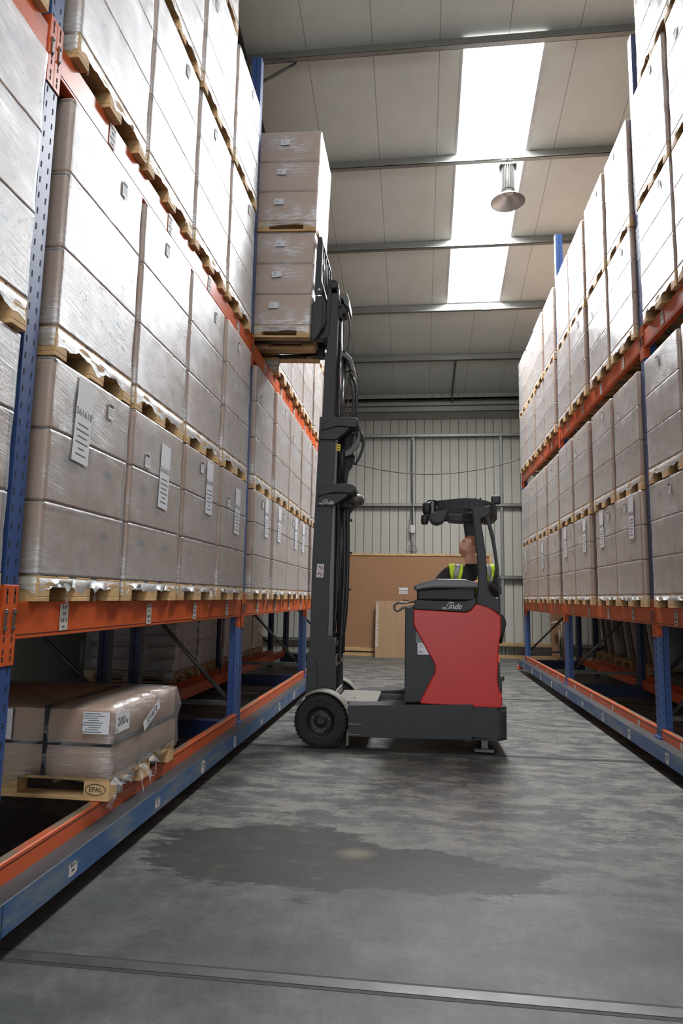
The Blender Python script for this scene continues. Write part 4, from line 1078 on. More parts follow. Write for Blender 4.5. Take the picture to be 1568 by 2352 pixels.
hose([(803, 860), (812, 872), (818, 895), (818, 930), (817, 960)], .017, 6.98); hose([(800, 870), (808, 885), (811, 920), (810, 960)], .012, 7.0)
hose([(797, 1165), (799, 1230), (798, 1300), (795, 1380), (787, 1455), (782, 1510)], .02, 6.98); hose([(790, 1165), (791, 1300), (784, 1450), (779, 1520)], .018, 6.92)
hose([(806, 1165), (800, 1200), (800, 1300), (796, 1400), (786, 1480)], .012, 7.1)
hose([(778, 1115), (777, 1300), (768, 1450)], .014, 6.86)
for (a, b_) in ((800, 1195), (800, 1270), (797, 1354)):
    p = at(a, b_, 7.0); mb = MB(); mb.bb(p.x-.02, p.x+.04, 6.97, 7.03, p.z-.013, p.z+.013, bev=.004); T('hose_clip', mb, M['black'])
# looped guide guard right of the mast
mb = MB(); mb.prism(xz([(806, 985), (823, 982), (827, 1000), (825, 1022), (814, 1034), (806, 1044), (792, 1048), (792, 1036), (804, 1030), (812, 1016), (811, 1004), (815, 996), (818, 1004), (816, 1012), (822, 1002), (820, 992), (808, 996)], 6.9), 6.9, 6.93, bev=.003); T('hose_guide', mb, M['trim_edge'])
mb = MB(); mb.tube([at(a, b_, 7.05) for a, b_ in curve_pts([(824, 988), (833, 1004), (833, 1026), (826, 1048), (815, 1066), (811, 1058), (813, 1046)], 4)], .015, 8); T('hose_guide', mb, M['dark'])
mb = MB(); mb.prism(xz([(782, 984), (806, 984), (812, 1000), (806, 1040), (786, 1044), (780, 1020)], 7.0), 6.98, 7.25, bev=.01); T('valve_block', mb, M['black'])
mb = MB(); mb.prism(xz([(798, 1000), (812, 1030), (808, 1068), (800, 1080), (796, 1115), (788, 1115), (790, 1040)], 7.1), 7.08, 7.2, bev=.01); T('hose_reel_bracket', mb, M['darker'])
c = at(806, 1142, 6.95); mb = MB(); mb.tube([c, c+Vector((.10, .05, -.03))], [.055, .06], 20); mb.tube([c+Vector((.10, .05, -.03)), c+Vector((.13, .06, -.04))], [.06, .04], 20); T('tilt_motor', mb, M['hose_grey'])
mb = MB(); mb.prism(xz([(780, 1140), (806, 1136), (824, 1150), (806, 1168), (797, 1180), (796, 1200), (782, 1200)], 7.1), 7.06, 7.3, bev=.01); T('motor_bracket', mb, M['darker'])
st, mx, k = sticker(777, 1028, 9, 16, YM0+.015, M['yellow'], 'warning_sticker', roll=-.03)
mb = MB(); plate(mb, mx @ Matrix.Translation((0, .016, .001)), .018, .014, .001); plate(mb, mx @ Matrix.Translation((0, -.014, .001)), .02, .016, .001); mb.build('printed_symbol', M['ink'], st)
st, mx, k = sticker(735, 1311, 16, 31, YM0-.003, M['white'], 'prohibition_sticker', roll=-.04)
for dy in (.034, -.034):
    mb = MB(); mb.tube([mx @ Vector((.026*math.cos(a*PI/12), dy+.026*math.sin(a*PI/12), .001)) for a in range(24)], .003, 5, closed=True)
    mb.tube([mx @ Vector((-.018, dy+.018, .0015)), mx @ Vector((.018, dy-.018, .0015))], .003, 5); mb.build('printed_ring', M['stickerred'], st)
    mb = MB(); plate(mb, mx @ Matrix.Translation((-.004, dy+.002, .001)) @ Matrix.Rotation(.6, 4, 'Z'), .026, .008, .001); plate(mb, mx @ Matrix.Translation((.008, dy-.006, .001)), .008, .016, .001); mb.build('printed_symbol', M['ink'], st)
# fork carriage, load backrest and forks
mb = MB(); mb.prism(xz([(723, 677), (724, 640), (730, 546), (740, 546), (742, 560), (738, 640), (741, 668), (739, 679)], YM0-.03), YM0-.05, YM0-.03, bev=.003)
for Y in (YM1+.02,): mb.prism(xz([(723, 677), (724, 640), (730, 546), (740, 546), (742, 560), (738, 640), (741, 668), (739, 679)], YM0-.03), Y, Y+.02, bev=.003)
pt = at(735, 549, YM0-.03); pbt = at(733, 640, YM0-.03)
mb.bb(pt.x-.02, pt.x+.03, YM0-.04, YM1+.03, pt.z-.03, pt.z+.005, bev=.005)
mb.bb(pbt.x-.02, pbt.x+.02, YM0-.04, YM1+.03, pbt.z-.03, pbt.z+.01)
for i in range(5):
    y = YM0+.06+i*.135; mb.tube([(pt.x+.015, y, pt.z-.02), (pbt.x+.01, y, pbt.z)], .008, 6)
T('load_backrest', mb, M['dark'])
mb = MB(); mb.tube([at(736, 636, YM0-.04), at(749, 690, YM0+.0)], .006, 6); T('backrest_stay', mb, M['trim_edge'])
c = at(733, 665, YM0-.055); mb = MB(); mb.cyl((c.x, YM0-.06, c.z), (c.x, YM0-.05, c.z), .014, 14); T('pivot_bolt', mb, M['steel'])
mb = MB(); mb.prism(xz([(724, 680), (742, 680), (748, 700), (748, 740), (742, 756), (728, 752), (722, 740)], YM0-.01), YM0-.02, YM1+.0, bev=.01); T('fork_carriage', mb, M['darker'])
for yc in (YM0+.04, YM1-.08):
    zf = 4.305; xs_ = 0; xh = -1.052
    heel = [(xh, zf-.055), (xh+.055, zf-.04), (xh+.075, zf+.01), (xh+.10, zf+.62), (xh+.055, zf+.64), (xh+.022, zf+.06), (xh+.0, zf+.0), (xh-1.0, zf-.03), (xh-1.0, zf-.042)]
    mb = MB(); mb.prism(heel, yc-.0, yc+.11, bev=.006); T('fork', mb, M['darker'])
mb = MB(); mb.prism(xz([(714, 780), (713, 770), (718, 700), (728, 690), (741, 700), (740, 752), (733, 768), (722, 784)], YM0-.02), YM0-.05, YM0+.03, bev=.012, seg=2); T('fork_shank_cover', mb, M['dark'])
mb = MB(); mb.prism(xz(curve_pts([(742, 752), (745, 800), (741, 818), (728, 824), (714, 822)], 3)+[(722, 812), (732, 800), (735, 770)], 7.3), 7.24, 7.36, bev=.01); T('fork_shank_cover', mb, M['dark'])
# ------------------------------------------------------------------ the load on the forks
def carried(z0_, lean, nm, label, hs, yfront, xr_, key):
    o = empty('wrapped_pallet_load', (0, 0, 0)); tag(o, label, 'pallet load', 'loads on the truck forks')
    h0, lh = hs; w, d = .79, 1.18; rnd = random.Random(key)
    p = pallet_mb(.8, 1.2, h0).build('pallet', M['wood'], o)
    me = None
    for i in range(3):
        for jy in (0, 1):
            if me is None: c = carton_mb(d, w/2, lh, False).build('carton', [M['carton'], M['carton_dark']], o); me = c.data
            else: c = bpy.data.objects.new('carton', me); COL.objects.link(c); c.parent = o
            c.location = (0, (jy-.5)*w/2, h0+(i+.5)*lh)
    film_mb(w, d, [h0+i*lh for i in range(4)], h0, rnd).build('stretch_wrap', M['film'], o)
    for i in range(3):
        xx = (.22, .20, .19)[i]+(.0 if key == 3 else -.02)*1+.03*(i-1); mx = face_mx((xx, -w/2-.022, h0+(i+.62)*lh), (0, -1, 0), roll=(.02, .12, -.03)[i]*(1 if key == 3 else -.6))
        mb = MB(); plate(mb, mx, .105, .068, .001); lb = mb.build('address_label', M['white'], o)
        mb = MB()
        for q in range(3): plate(mb, mx @ Matrix.Translation((-.02, .016-.014*q, .001)), .04, .003, .0006)
        mb.build('printed_lines', M['inkgrey'], lb)
    o.rotation_euler = (0, lean, 0)
    h = Vector((math.cos(lean)*(-.6), yfront+.4, 0)); o.location = (xr_-.6, yfront+.4, z0_)
    return o
la = carried(4.225, .033, 'a', 'brown wrapped carton load on the raised forks, lower of two', (.135, .356), 6.62, -1.168, 3)
lb_ = carried(4.225+.135+3*.356+.012, .033, 'b', 'brown wrapped carton load on the raised forks, upper of two', (.12, .356), 6.61, -1.122, 4)
# ------------------------------------------------------------------ driver
per = empty('person', (.55, 7.0, 1.15)); tag(per, 'seated driver in dark jumper and yellow vest, head turned up towards the raised load', 'person')
def skinned(name, V, E_, Rr, material, parent, root=0, sub=2, extra=None):
    me = bpy.data.meshes.new(name); me.from_pydata([Vector(v) for v in V], E_, []); o = bpy.data.objects.new(name, me); COL.objects.link(o)
    bpy.context.view_layer.update()
    mo = o.modifiers.new('s', 'SKIN'); mo.use_smooth_shade = True
    for i, r in enumerate(Rr):
        sv = me.skin_vertices[0].data[i]; sv.radius = (r, r) if not isinstance(r, tuple) else r
        sv.use_root = (i == root)
    ss = o.modifiers.new('u', 'SUBSURF'); ss.levels = sub; ss.render_levels = sub
    dg = bpy.context.evaluated_depsgraph_get(); dg.update()
    m2 = bpy.data.meshes.new_from_object(o.evaluated_get(dg)); bpy.data.objects.remove(o)
    m2.name = name; m2.materials.clear(); m2.materials.append(material)
    org = ORG.get(parent.name, Vector()); m2.transform(Matrix.Translation(-org))
    for p in m2.polygons: p.use_smooth = True
    q = bpy.data.objects.new(name, m2); COL.objects.link(q); q.parent = parent; ORG[q.name] = org; return q
HC = at(1076, 1257, 7.0)     # head centre
CH = Vector((.53, 7.06, 1.50))
SR, SL_ = Vector((.325, 6.98, 1.735)), Vector((.755, 7.06, 1.735))   # his right (left in view), his left shoulder
NK = Vector((.565, 7.05, 1.79))
hip = Vector((.56, 7.12, 1.12))
V = [hip, Vector((.55, 7.10, 1.32)), CH, Vector((.55, 7.06, 1.68)), NK,
     SR, Vector((.20, 6.96, 1.60)), Vector((.12, 6.86, 1.54)),
     SL_, Vector((.81, 6.98, 1.50)), Vector((.70, 6.82, 1.60)),
     Vector((.46, 7.05, 1.08)), Vector((.42, 6.85, 1.05)), Vector((.41, 6.80, .75)), Vector((.66, 7.05, 1.08)), Vector((.66, 6.85, 1.05)), Vector((.66, 6.80, .75))]
Ed = [(0, 1), (1, 2), (2, 3), (3, 4), (3, 5), (5, 6), (6, 7), (3, 8), (8, 9), (9, 10), (0, 11), (11, 12), (12, 13), (0, 14), (14, 15), (15, 16)]
Rr = [(.17, .13), (.165, .125), (.19, .125), (.165, .10), .062, .085, .062, .048, .085, .062, .045, .10, .082, .06, .10, .082, .06]
body = skinned('body', V, Ed, Rr, M['jumper'], per)
body['label'] = 'dark jumper and trousers'
# neck, head sculpted from a sphere; local frame: x = face direction
fd = Vector((-.90, -.36, .34)).normalized(); up = Vector((.34, .08, .94)); up = (up-fd*up.dot(fd)).normalized(); sd = up.cross(fd)
RH = Matrix((fd, sd, up)).transposed()
def head_co(u):
    """u unit direction in head frame (x fwd, y left, z up) -> point"""
    x, y, z = u; 
    px = x*(.098 if x > 0 else .105); py = y*.078; pz = z*(.118 if z > 0 else .122)
    if z < 0:   # jaw
        t = min(1, -z); py *= 1-.28*t; 
        if x < 0: px *= 1-.45*t
        else: px *= 1-.02*t
    if z > .2: px *= 1-.05*z
    g = lambda cx, cy, cz, s_: math.exp(-((x-cx)**2+(y-cy)**2+(z-cz)**2)/(2*s_*s_))
    px += .021*g(.98, 0, -.13, .10)+.014*g(.97, 0, .06, .075)        # nose
    px += .007*g(.92, 0, .30, .22)                                   # brow
    for sy in (-1, 1): px -= .013*g(.90, sy*.36, .12, .12)            # eye sockets
    for sy in (-1, 1): py += sy*.006*g(.6, sy*.75, -.1, .25)
    px += .011*g(.90, 0, -.44, .085)-.004*g(.92, 0, -.37, .04)       # lips
    px += .014*g(.72, 0, -.78, .16)                                  # chin
    return Vector((px, py, pz))
mb = MB(); b = bmesh.new(); bmesh.ops.create_uvsphere(b, u_segments=64, v_segments=48, radius=1)
hairmask = []
bm2 = bmesh.new()
def hw(p): return HC+RH @ p
for v in b.verts: v.co = hw(head_co(v.co.normalized()))
for f in b.faces: f.smooth = True
mb.add(b)
mb.tube([NK+Vector((.01, .0, -.06)), NK+Vector((0, -.01, .02)), hw(Vector((-.035, 0, -.07))), hw(Vector((-.03, 0, 0)))], [.074, .062, .06, .055], 24)
hd = mb.build('head', M['head'], per)
def shell(test, off, name, material, parent):
    mb = MB(); b = bmesh.new(); bmesh.ops.create_uvsphere(b, u_segments=72, v_segments=54, radius=1)
    kill = []
    for v in b.verts:
        u = v.co.normalized(); k = test(u)
        if k <= 0: kill.append(v)
        v.co = hw(head_co(u)*(1+off*max(0, min(1, k))))
    bmesh.ops.delete(b, geom=kill, context='VERTS')
    for f in b.faces: f.smooth = True
    mb.add(b); return mb.build(name, material, parent, recalc=False)
def hairtest(u):
    x, y, z = u
    line = .62-.10*max(0, x-.7) if x > .30 else (.62-(.30-x)*1.05 if x > -.35 else -.06-(-.35-x)*.5)
    return (z-line)*4+.02
hr = shell(hairtest, .085, 'hair', M['hair'], hd)
for sy in (-1, 1):
    c = hw(Vector((-.012, sy*.077, -.010))); mb = MB(); b = bmesh.new(); bmesh.ops.create_uvsphere(b, u_segments=20, v_segments=14, radius=1)
    for v in b.verts:
        p = v.co; r_ = math.hypot(p.x, p.z); dish = -.35 if (r_ < .62 and p.y*sy > 0) else 0
        v.co = c+RH @ Vector((p.x*.020-.004, p.y*.009+sy*(.010+dish*.018), p.z*.034))
    for f in b.faces: f.smooth = True
    mb.add(b); mb.build('ear', M['skin'], hd)
    e = hw(Vector((.0765, sy*.031, .014))); mb = MB(); b = bmesh.new(); bmesh.ops.create_uvsphere(b, u_segments=16, v_segments=12, radius=.0105)
    for f in b.faces: f.smooth = True
    mb.add(b, Matrix.Translation(e)); mb.cyl(e+(fd*.0085), e+(fd*.0108), .0056, 12, mi=1); mb.build('eye', [M['eye'], M['iris']], hd)
    mb = MB(); mb.tube([hw(Vector((.092-.02*t*t, sy*(.016+.034*t), .034+.006*math.sin(t*3)))) for t in (0, .3, .6, 1)], [.003, .004, .0035, .002], 6); mb.build('eyebrow', M['hair'], hd)
mb = MB(); mb.tube([hw(Vector((.100-.010*abs(t), t*.022, -.052))) for t in (-1, -.5, 0, .5, 1)], .0035, 6); mb.build('mouth', M['beard'], hd)
# hands: palm, four fingers, thumb
def hand(wr, pd, nd, name_parent, s):
    """wr wrist, pd pointing direction, nd back-of-hand normal"""
    pd = pd.normalized(); nd = (nd-pd*nd.dot(pd)).normalized(); q = pd.cross(nd)*s
    V = [wr, wr+pd*.045, wr+pd*.085]; E_ = [(0, 1), (1, 2)]; R_ = [.026, (.036, .018), (.038, .015)]
    for i, (o_, ln) in enumerate(((-.03, .072), (-.010, .08), (.010, .075), (.029, .058))):
        k = len(V); b0 = wr+pd*.082+q*o_
        V += [b0, b0+pd*ln*.45-nd*.004, b0+pd*ln*.72-nd*.02, b0+pd*ln*.8-nd*.042]
        E_ += [(2, k), (k, k+1), (k+1, k+2), (k+2, k+3)]; R_ += [.0095, .009, .0085, .0075]
    k = len(V); V += [wr+pd*.03-q*.034, wr+pd*.055-q*.058-nd*.01, wr+pd*.085-q*.062-nd*.022]; E_ += [(1, k), (k, k+1), (k+1, k+2)]; R_ += [.013, .011, .009]
    return skinned('hand', V, E_, R_, M['skin'], name_parent, root=0, sub=1)
hand(Vector((.685, 6.81, 1.615)), Vector((-.75, -.45, .15)), Vector((0, -.25, 1)), per, 1)
hand(Vector((.115, 6.85, 1.53)), Vector((-.5, -.5, -.35)), Vector((0, -.25, 1)), per, -1)
# hi-vis vest: offset shell of the torso, open at the front
def vest():
    org = Vector((.55, 7.0, 1.15)); b = bmesh.new(); b.from_mesh(body.data)
    bmesh.ops.translate(b, verts=b.verts, vec=org); b.normal_update()
    def cut(co_, no, sub=None, **k):
        fs = [f for f in b.faces if sub is None or sub(f.calc_center_median())]
        g = fs+list({e for f in fs for e in f.edges})+list({v for f in fs for v in f.verts})
        bmesh.ops.bisect_plane(b, geom=g, plane_co=co_, plane_no=no, **k)
    cut((.335, 7, 1.6), (1, 0, .10), clear_inner=True); cut((.765, 7, 1.6), (1, 0, -.10), clear_outer=True)
    cut((.5, 7, 1.24), (0, 0, 1), clear_inner=True)
    front = lambda c: c.y < 7.04
    A, An = Vector((.462, 7, 1.80)), Vector((1, 0, -.10)); B, Bn = Vector((.640, 7, 1.80)), Vector((1, 0, -.30))
    cut(A, An, front); cut(B, Bn, front)
    S1, S2, Sn = Vector((.368, 7, 1.74)), Vector((.422, 7, 1.74)), Vector((1, 0, -.26))
    cut(S1, Sn, front); cut(S2, Sn, front)
    R1, R2, Rn = Vector((.70, 7, 1.74)), Vector((.75, 7, 1.74)), Vector((1, 0, .2)); cut(R1, Rn, front); cut(R2, Rn, front)
    kill = []
    for f in b.faces:
        c = f.calc_center_median()
        if c.y < 6.87 or (c.x > .69 and c.z < 1.63) or (c-NK).length < .10 or c.z > 1.83 or (front(c) and (c-A).dot(An) > 0 and (c-B).dot(Bn) < 0): kill.append(f)
        f.material_index = 1 if front(c) and (((c-S1).dot(Sn) > 0 and (c-S2).dot(Sn) < 0) or ((c-R1).dot(Rn) > 0 and (c-R2).dot(Rn) < 0)) else 0
    bmesh.ops.delete(b, geom=kill, context='FACES')
    b.normal_update()
    mv = {v: v.co+v.normal*.016 for v in b.verts}
    for v, c in mv.items(): v.co = c
    res = []
    for k, (nm, m_) in enumerate((('vest', M['hiviz']), ('reflective_strip', M['reflect']))):
        q = b.copy(); bmesh.ops.delete(q, geom=[f for f in q.faces if f.material_index != k], context='FACES')
        bmesh.ops.delete(q, geom=[v for v in q.verts if not v.link_faces], context='VERTS')
        for f in q.faces: f.smooth = True; f.material_index = 0
        mb = MB(); mb.bm.free(); mb.bm = q; o = mb.build(nm, m_, per if k == 0 else res[0], recalc=False); res.append(o)
        so = o.modifiers.new('t', 'SOLIDIFY'); so.thickness = .005+.002*k; so.offset = 1
vest()
mb = MB(); c = NK+Vector((0, -.005, .0)); mb.lathe([(.078, -.03), (.080, 0), (.074, .025), (.066, .03)], c, 'z', 24); mb.build('collar', M['jumper'], per)
mb = MB(); mb.bb(.36, .76, 6.96, 7.36, .93, 1.02, bev=.03, seg=3); T('driver_seat', mb, M['darker'])
# ------------------------------------------------------------------ high bay lamps
def lamp_():
    yl = YW-4*PS; cx = 1.40; zp = Z0+K*4*PS
    o = empty('high_bay_lamp', (cx, yl-.04, zp)); tag(o, 'silver high bay lamp with ribbed body and cone reflector, hanging under the roof light', 'lamp')
    y = yl-.05
    mb = MB(); mb.cyl((cx, y, zp+.0), (cx, y, zp+.055), .048, 20); mb.bb(cx-.09, cx+.09, y-.03, y+.03, zp-.012, zp+.0, mi=1); mb.build('ceiling_socket', [M['plastic_white'], M['gray_steel']], o)
    mb = MB(); mb.tube([(cx, y, zp), (cx, y, zp-.12)], .008, 8); mb.tube([(cx+.05, y, zp), (cx+.10, y, zp-.03), (cx+.07, y, zp-.08), (cx+.02, y, zp-.12)], .004, 6); mb.build('supply_cable', M['cable'], o)
    zt = zp-.12
    mb = MB(); mb.bb(cx-.135, cx+.135, y-.10, y+.10, zt-.012, zt); 
    for s_ in (-1, 1): mb.prism([(y-.05, zt), (y+.05, zt), (y+.02, zt-.17), (y-.02, zt-.17)], cx+s_*.135-.004, cx+s_*.135+.004, axis='x')
    mb.build('mounting_bracket', M['galv'], o)
    mb = MB(); n = 26
    for i in range(n):
        a = 2*PI*i/n; mb.box((cx+.086*math.cos(a), y+.086*math.sin(a), zt-.215), (.052, .004, .40), Matrix.Rotation(a, 3, 'Z'))
    mb.cyl((cx, y, zt-.01), (cx, y, zt-.415), .066, 24); mb.build('heat_sink', M['galv'], o)
    mb = MB(); mb.lathe([(.085, -.42), (.07, -.435), (.06, -.455), (.001, -.455)], (cx, y, zt), 'z', 32); mb.build('lamp_neck', M['plastic_white'], o)
    mb = MB(); mb.lathe([(.082, -.45), (.12, -.48), (.265, -.60), (.272, -.603), (.272, -.607), (.26, -.603), (.118, -.488), (.08, -.46)], (cx, y, zt), 'z', 48); mb.build('reflector', M['lampmetal'], o)
    mb = MB(); mb.lathe([(.001, -.462), (.078, -.462), (.078, -.458), (.001, -.458)], (cx, y, zt), 'z', 32); mb.build('diffuser', M['plastic_white'], o)
M['lampmetal'] = mat('brushed_reflector', (170, 168, 166), .35, .7, var=.08, scale=6, mapscale=(4, 4, .5))
lamp_()
yl = YW-2*PS; zp = Z0+K*2*PS; o = empty('ceiling_socket', (1.42, yl, zp)); tag(o, 'small white lamp socket clipped to a purlin at the far end of the roof light', 'socket')
mb = MB(); mb.cyl((1.42, yl-.04, zp), (1.42, yl-.04, zp+.05), .045, 16); mb.build('socket_cap', M['plastic_white'], o)
mb = MB(); mb.bb(1.33, 1.51, yl-.07, yl-.01, zp-.012, zp); mb.build('socket_bracket', M['gray_steel'], o)
# ------------------------------------------------------------------ things along the far wall
mb = MB(); P = [(-1.55+3.75*i/40, 13.9, 4.075+.36*((i/40-.47)/.53)**2) for i in range(41)]; P = [(XA+3.87*i/40, 13.85, 4.08+.34*((i/40-.50)/.5)**2) for i in range(41)]; mb.tube(P, .012, 6)
tag(mb.build('hanging_cable', M['cable']), 'dark cable sagging across the aisle between the two racks', 'cable')
p = at(948, 1216, YW-.16); o = empty('junction_box', (p.x, YW-.15, p.z)); tag(o, 'white junction box with loose cables on the far wall stanchion', 'electrical box')
mb = MB(); mb.bb(p.x-.065, p.x+.055, YW-.2, YW-.12, p.z-.10, p.z+.11, bev=.01); mb.build('box_body', M['plastic_white'], o)
mb = MB(); q = lambda a, b_: at(a, b_, YW-.16)
mb.tube([q(*t) for t in curve_pts([(946, 1160), (943, 1180), (939, 1205), (938, 1225), (941, 1240), (950, 1252), (957, 1262), (955, 1268), (944, 1266)], 4)], .006, 6); mb.build('loose_cable', M['cable'], o)
mb = MB(); mb.tube([q(*t) for t in curve_pts([(929, 1262), (938, 1268), (948, 1264), (944, 1252), (938, 1256), (942, 1268), (955, 1267)], 4)], .005, 6); mb.build('loose_cable', M['cable'], o)
mb = MB(); mb.tube([q(946, 1010), q(947, 1205)], .012, 6); mb.build('conduit', M['gray_steel'], o)
yp = 16.62
o = empty('chipboard_panel', (0, yp, 0)); tag(o, 'wide brown board in a timber frame standing against the far wall behind the truck', 'board')
bx0, bx1, bz0, bz1 = -2.1, 1.81, .20, 2.56
mb = MB(); mb.bb(bx0, bx1, yp, yp+.03, bz0, bz1-.05); mb.build('board_sheet', M['board'], o)
mb = MB(); mb.bb(bx0, bx1, yp-.02, yp+.05, bz1-.055, bz1, bev=.003); mb.build('frame_batten', M['wood'], o)
mb = MB(); mb.bb(bx1-.055, bx1, yp-.02, yp+.05, bz0, bz1-.056, bev=.003); mb.build('frame_batten', M['wood'], o)
for z in (.0, .115):
    mb = MB(); mb.bb(bx0, bx1, yp-.03, yp+.06, z, z+(.08 if z == 0 else .085), bev=.003); mb.build('base_batten', M['wood'], o)
c = at(926, 1357, yp-.002); mb = MB(); mb.bb(c.x-.11, c.x+.11, yp-.004, yp-.001, c.z+.012, c.z+.08); mb.bb(c.x-.11, c.x+.11, yp-.004, yp-.001, c.z-.08, c.z-.005); lb = mb.build('stock_label', M['white'], o)
text_obj('printed_number', '219258', .06, face_mx((c.x, yp-.0045, c.z-.043), (0, -1, 0)), M['inkgrey'], lb)
mb = MB(); c0 = at(862, 1380, 16.3); c1 = at(862, 1510, 16.3); b = bmesh.new()
mb.prism([(16.30, .0), (16.335, .0), (16.48, 1.37), (16.445, 1.375)], -1.055, .35, bev=.006, axis='x'); o = empty('cardboard_sheet', (-.4, 16.3, 0)); tag(o, 'flat cardboard sheet leaning on the brown board beside the truck battery', 'cardboard')
mb.build('sheet', M['cardboard'], o)
mb = MB(); mb.bb(-1.05, -.98, 16.33, 16.34, .25, 1.33)
for v in mb.bm.verts: v.co.y = 16.296+.106*v.co.z+(.0 if v.co.y < 16.335 else .004)
mb.build('tape_strip', M['strand'], o)
# planks at the foot of the far wall, right of the truck
for (z, y, nm, lab) in ((.0, 16.9, 'timber_plank', 'long pale timber plank lying on the floor along the far wall'), ):
    mb = MB(); mb.bb(1.86, 3.9, y-.05, y+.05, z+.001, z+.085, bev=.003); tag(mb.build(nm, M['plank']), lab, 'plank')
mb = MB(); mb.bb(1.9, 3.6, YW-.30, YW-.145, .30, .39, bev=.003); tag(mb.build('timber_plank', M['plank']), 'raised timber plank fixed across the far wall cladding', 'plank')
mb = MB(); mb.prism([(16.78, 0), (16.80, 0), (17.02, 2.3), (17.0, 2.3)], 3.25, 3.62, axis='x'); o = mb.build('brown_board', M['board']); tag(o, 'narrow brown board leaning at the far wall behind the right rack', 'board')
# parked bicycle seen through the right rack
o = empty('bicycle', (3.4, 16.4, 0)); tag(o, 'pale bicycle parked in the far corner beyond the right rack', 'bicycle')
by = 16.45
def wheel_b(cx, cy):
    mb = MB(); mb.tube([(cx+.02*math.sin(a*PI/12), cy+.31*math.cos(a*PI/12), .33+.31*math.sin(a*PI/12)) for a in range(24)], .018, 6, closed=True)
    for a in range(8): mb.tube([(cx, cy, .33), (cx, cy+.31*math.cos(a*PI/4), .33+.31*math.sin(a*PI/4))], .003, 4)
    return mb.build('bicycle_wheel', M['gray_steel'], o)
wheel_b(3.35, 16.05); wheel_b(3.42, 16.80-.05)
mb = MB(); mb.tube([(3.35, 16.05, .33), (3.36, 16.13, .85), (3.36, 16.14, .95)], .016, 8); mb.tube([(3.36, 16.13, .80), (3.39, 16.5, .35)], .02, 8); mb.tube([(3.36, 16.13, .85), (3.38, 16.55, .80)], .016, 8); mb.tube([(3.39, 16.5, .35), (3.38, 16.57, .9)], .018, 8); mb.tube([(3.39, 16.5, .35), (3.42, 16.75, .33), (3.38, 16.56, .78)], .012, 8); mb.build('bicycle_frame', M['bike'], o)
mb = MB(); mb.tube([(3.06, 16.05, 1.05), (3.2, 16.1, 1.08), (3.36, 16.14, .97), (3.5, 16.1, 1.08), (3.62, 16.05, 1.05)], .012, 8); mb.build('handlebar', M['plank'], o)
mb = MB(); b = bmesh.new(); bmesh.ops.create_uvsphere(b, u_segments=16, v_segments=10, radius=1)
for v in b.verts: v.co = Vector((3.30+v.co.x*.10, 16.58+v.co.y*.10, .92+v.co.z*.035+v.co.x*.02))
for f in b.faces: f.smooth = True
mb.add(b); mb.build('saddle', M['bike'], o)
# ------------------------------------------------------------------ dim goods behind the racks
def sack_pallet(x, y, seed, lab):
    o = empty('sack_pallet', (x, y, .336)); tag(o, lab, 'pallet load', 'wrapped sacks at floor level behind the left rack'); rnd = random.Random(seed)
    pm = pallet_mb(.8, 1.2, .14)
    for v in pm.bm.verts: v.co += Vector((x, y, .336))
    pm.build('pallet', M['plank'], o)
    for k in range(5):
        for jy in (-1, 1):
            mb = MB(); b = bmesh.new(); bmesh.ops.create_cube(b, size=2); bmesh.ops.subdivide_edges(b, edges=list(b.edges), cuts=7, use_grid_fill=True)
            for v in b.verts:
                p = v.co.copy(); n_ = (abs(p.x)**4+abs(p.y)**4+abs(p.z)**4)**.25; p /= n_
                v.co = Vector((x+p.x*.57, y+jy*.195+p.y*.205+.012*math.sin(9*p.z+seed), .336+.14+.085+k*.15+p.z*.088+.008*math.sin(p.x*8+k)))
            for f in b.faces: f.smooth = True
            mb.add(b); mb.build('sack', M['sack'], o)
    fm = film_mb(.80, 1.17, [.14, .5, .92], .14, rnd, .014)
    for v in fm.bm.verts: v.co += Vector((x, y, .336))
    fm.build('stretch_wrap', M['film'], o)
for i, y in enumerate((8.45, 9.35, 10.55, 11.45, 12.35)):
    sack_pallet(-3.62, y, i, 'wrapped sacks on a pallet behind the left rack, %s from the camera' % ['first', 'second', 'third', 'fourth', 'fifth', 'sixth', 'seventh', 'eighth'][i])
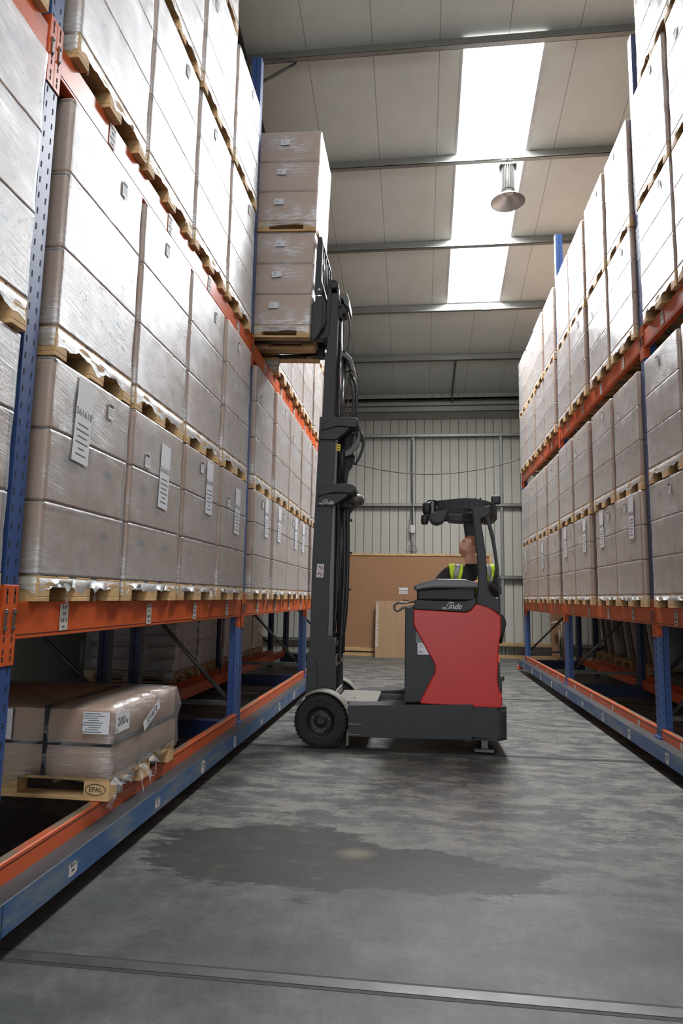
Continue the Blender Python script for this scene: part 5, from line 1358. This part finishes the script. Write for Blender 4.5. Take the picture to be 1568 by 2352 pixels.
def sheet_pallet(x, y, seed, lab):
    o = empty('sheet_pallet', (x, y, .336)); tag(o, lab, 'pallet load', 'curved sheets at floor level behind the right rack')
    pm = pallet_mb(1.0, 1.2, .14)
    for v in pm.bm.verts: v.co += Vector((x, y, .336))
    pm.build('pallet', M['plank'], o)
    for k in range(4):
        mb = MB(); yy = y-.40+k*.22; A, B = [], []
        for i in range(15):
            t = i/14; z = .48+t*1.0; bow = .30*math.sin(t*1.5)
            A.append((x-.45, yy+bow, z)); B.append((x-.45, yy+.16+bow, z))
        C = [(a[0]+.7, a[1], a[2]) for a in A]; D = [(a[0]+.7, a[1], a[2]) for a in B]
        mb.grid([A, B, D, C, A], smooth=False); mb.build('curved_sheet', M['sheetwhite' if k % 2 == 0 else 'sheetdark'], o)
for i, y in enumerate((7.6, 8.85, 10.75, 12.0, 13.2)):
    sheet_pallet(4.10, y, i, 'curved grey sheets on a pallet behind the right rack, %s from the camera' % ['first', 'second', 'third', 'fourth', 'fifth'][i])
#ENDMORE
# ------------------------------------------------------------------ light and world
def area(name, x0, x1, y0, y1, z0, z1, power, col=(1, 1, 1)):
    l = bpy.data.lights.new(name, 'AREA'); l.shape = 'RECTANGLE'; sy = math.hypot(y1-y0, z1-z0)
    l.size = x1-x0; l.size_y = sy; l.energy = power; l.color = col
    o = bpy.data.objects.new(name, l); COL.objects.link(o)
    o.location = ((x0+x1)/2, (y0+y1)/2, (z0+z1)/2)
    o.rotation_euler = (-math.atan2(-(z1-z0), y1-y0), 0, 0)
    return o
for i, (x0, x1, y0, y1) in enumerate(SKY):
    area('skylight_daylight', x0, x1, y0, y1, roofz(y0)+.23, roofz(y1)+.23, (1750, 700)[i], (.97, .985, 1))  # the second lamp belongs to the added roof light behind the camera
d = bpy.data.lights.new('door_fill', 'AREA'); d.shape = 'RECTANGLE'; d.size = 5.0; d.size_y = 4.4; d.energy = 280; d.color = (.93, .97, 1)  # fill light added across the unseen door opening
do = bpy.data.objects.new('door_fill', d); COL.objects.link(do); do.location = (.2, YB+.02, 2.3); do.rotation_euler = (PI/2, 0, 0)
w = bpy.data.worlds.new('world'); S.world = w; w.use_nodes = True
w.node_tree.nodes['Background'].inputs[0].default_value = (.86, .93, 1, 1); w.node_tree.nodes['Background'].inputs[1].default_value = 3.0
S.view_settings.view_transform = 'Standard'; S.view_settings.look = 'None'; S.view_settings.gamma = 1; S.view_settings.use_curve_mapping = False
S.view_settings.exposure = -0.1
try:
    S.cycles.max_bounces = 8; S.cycles.transparent_max_bounces = 12; S.cycles.diffuse_bounces = 5; S.cycles.caustics_reflective = False; S.cycles.caustics_refractive = False
    S.cycles.sample_clamp_indirect = 6
except Exception: pass
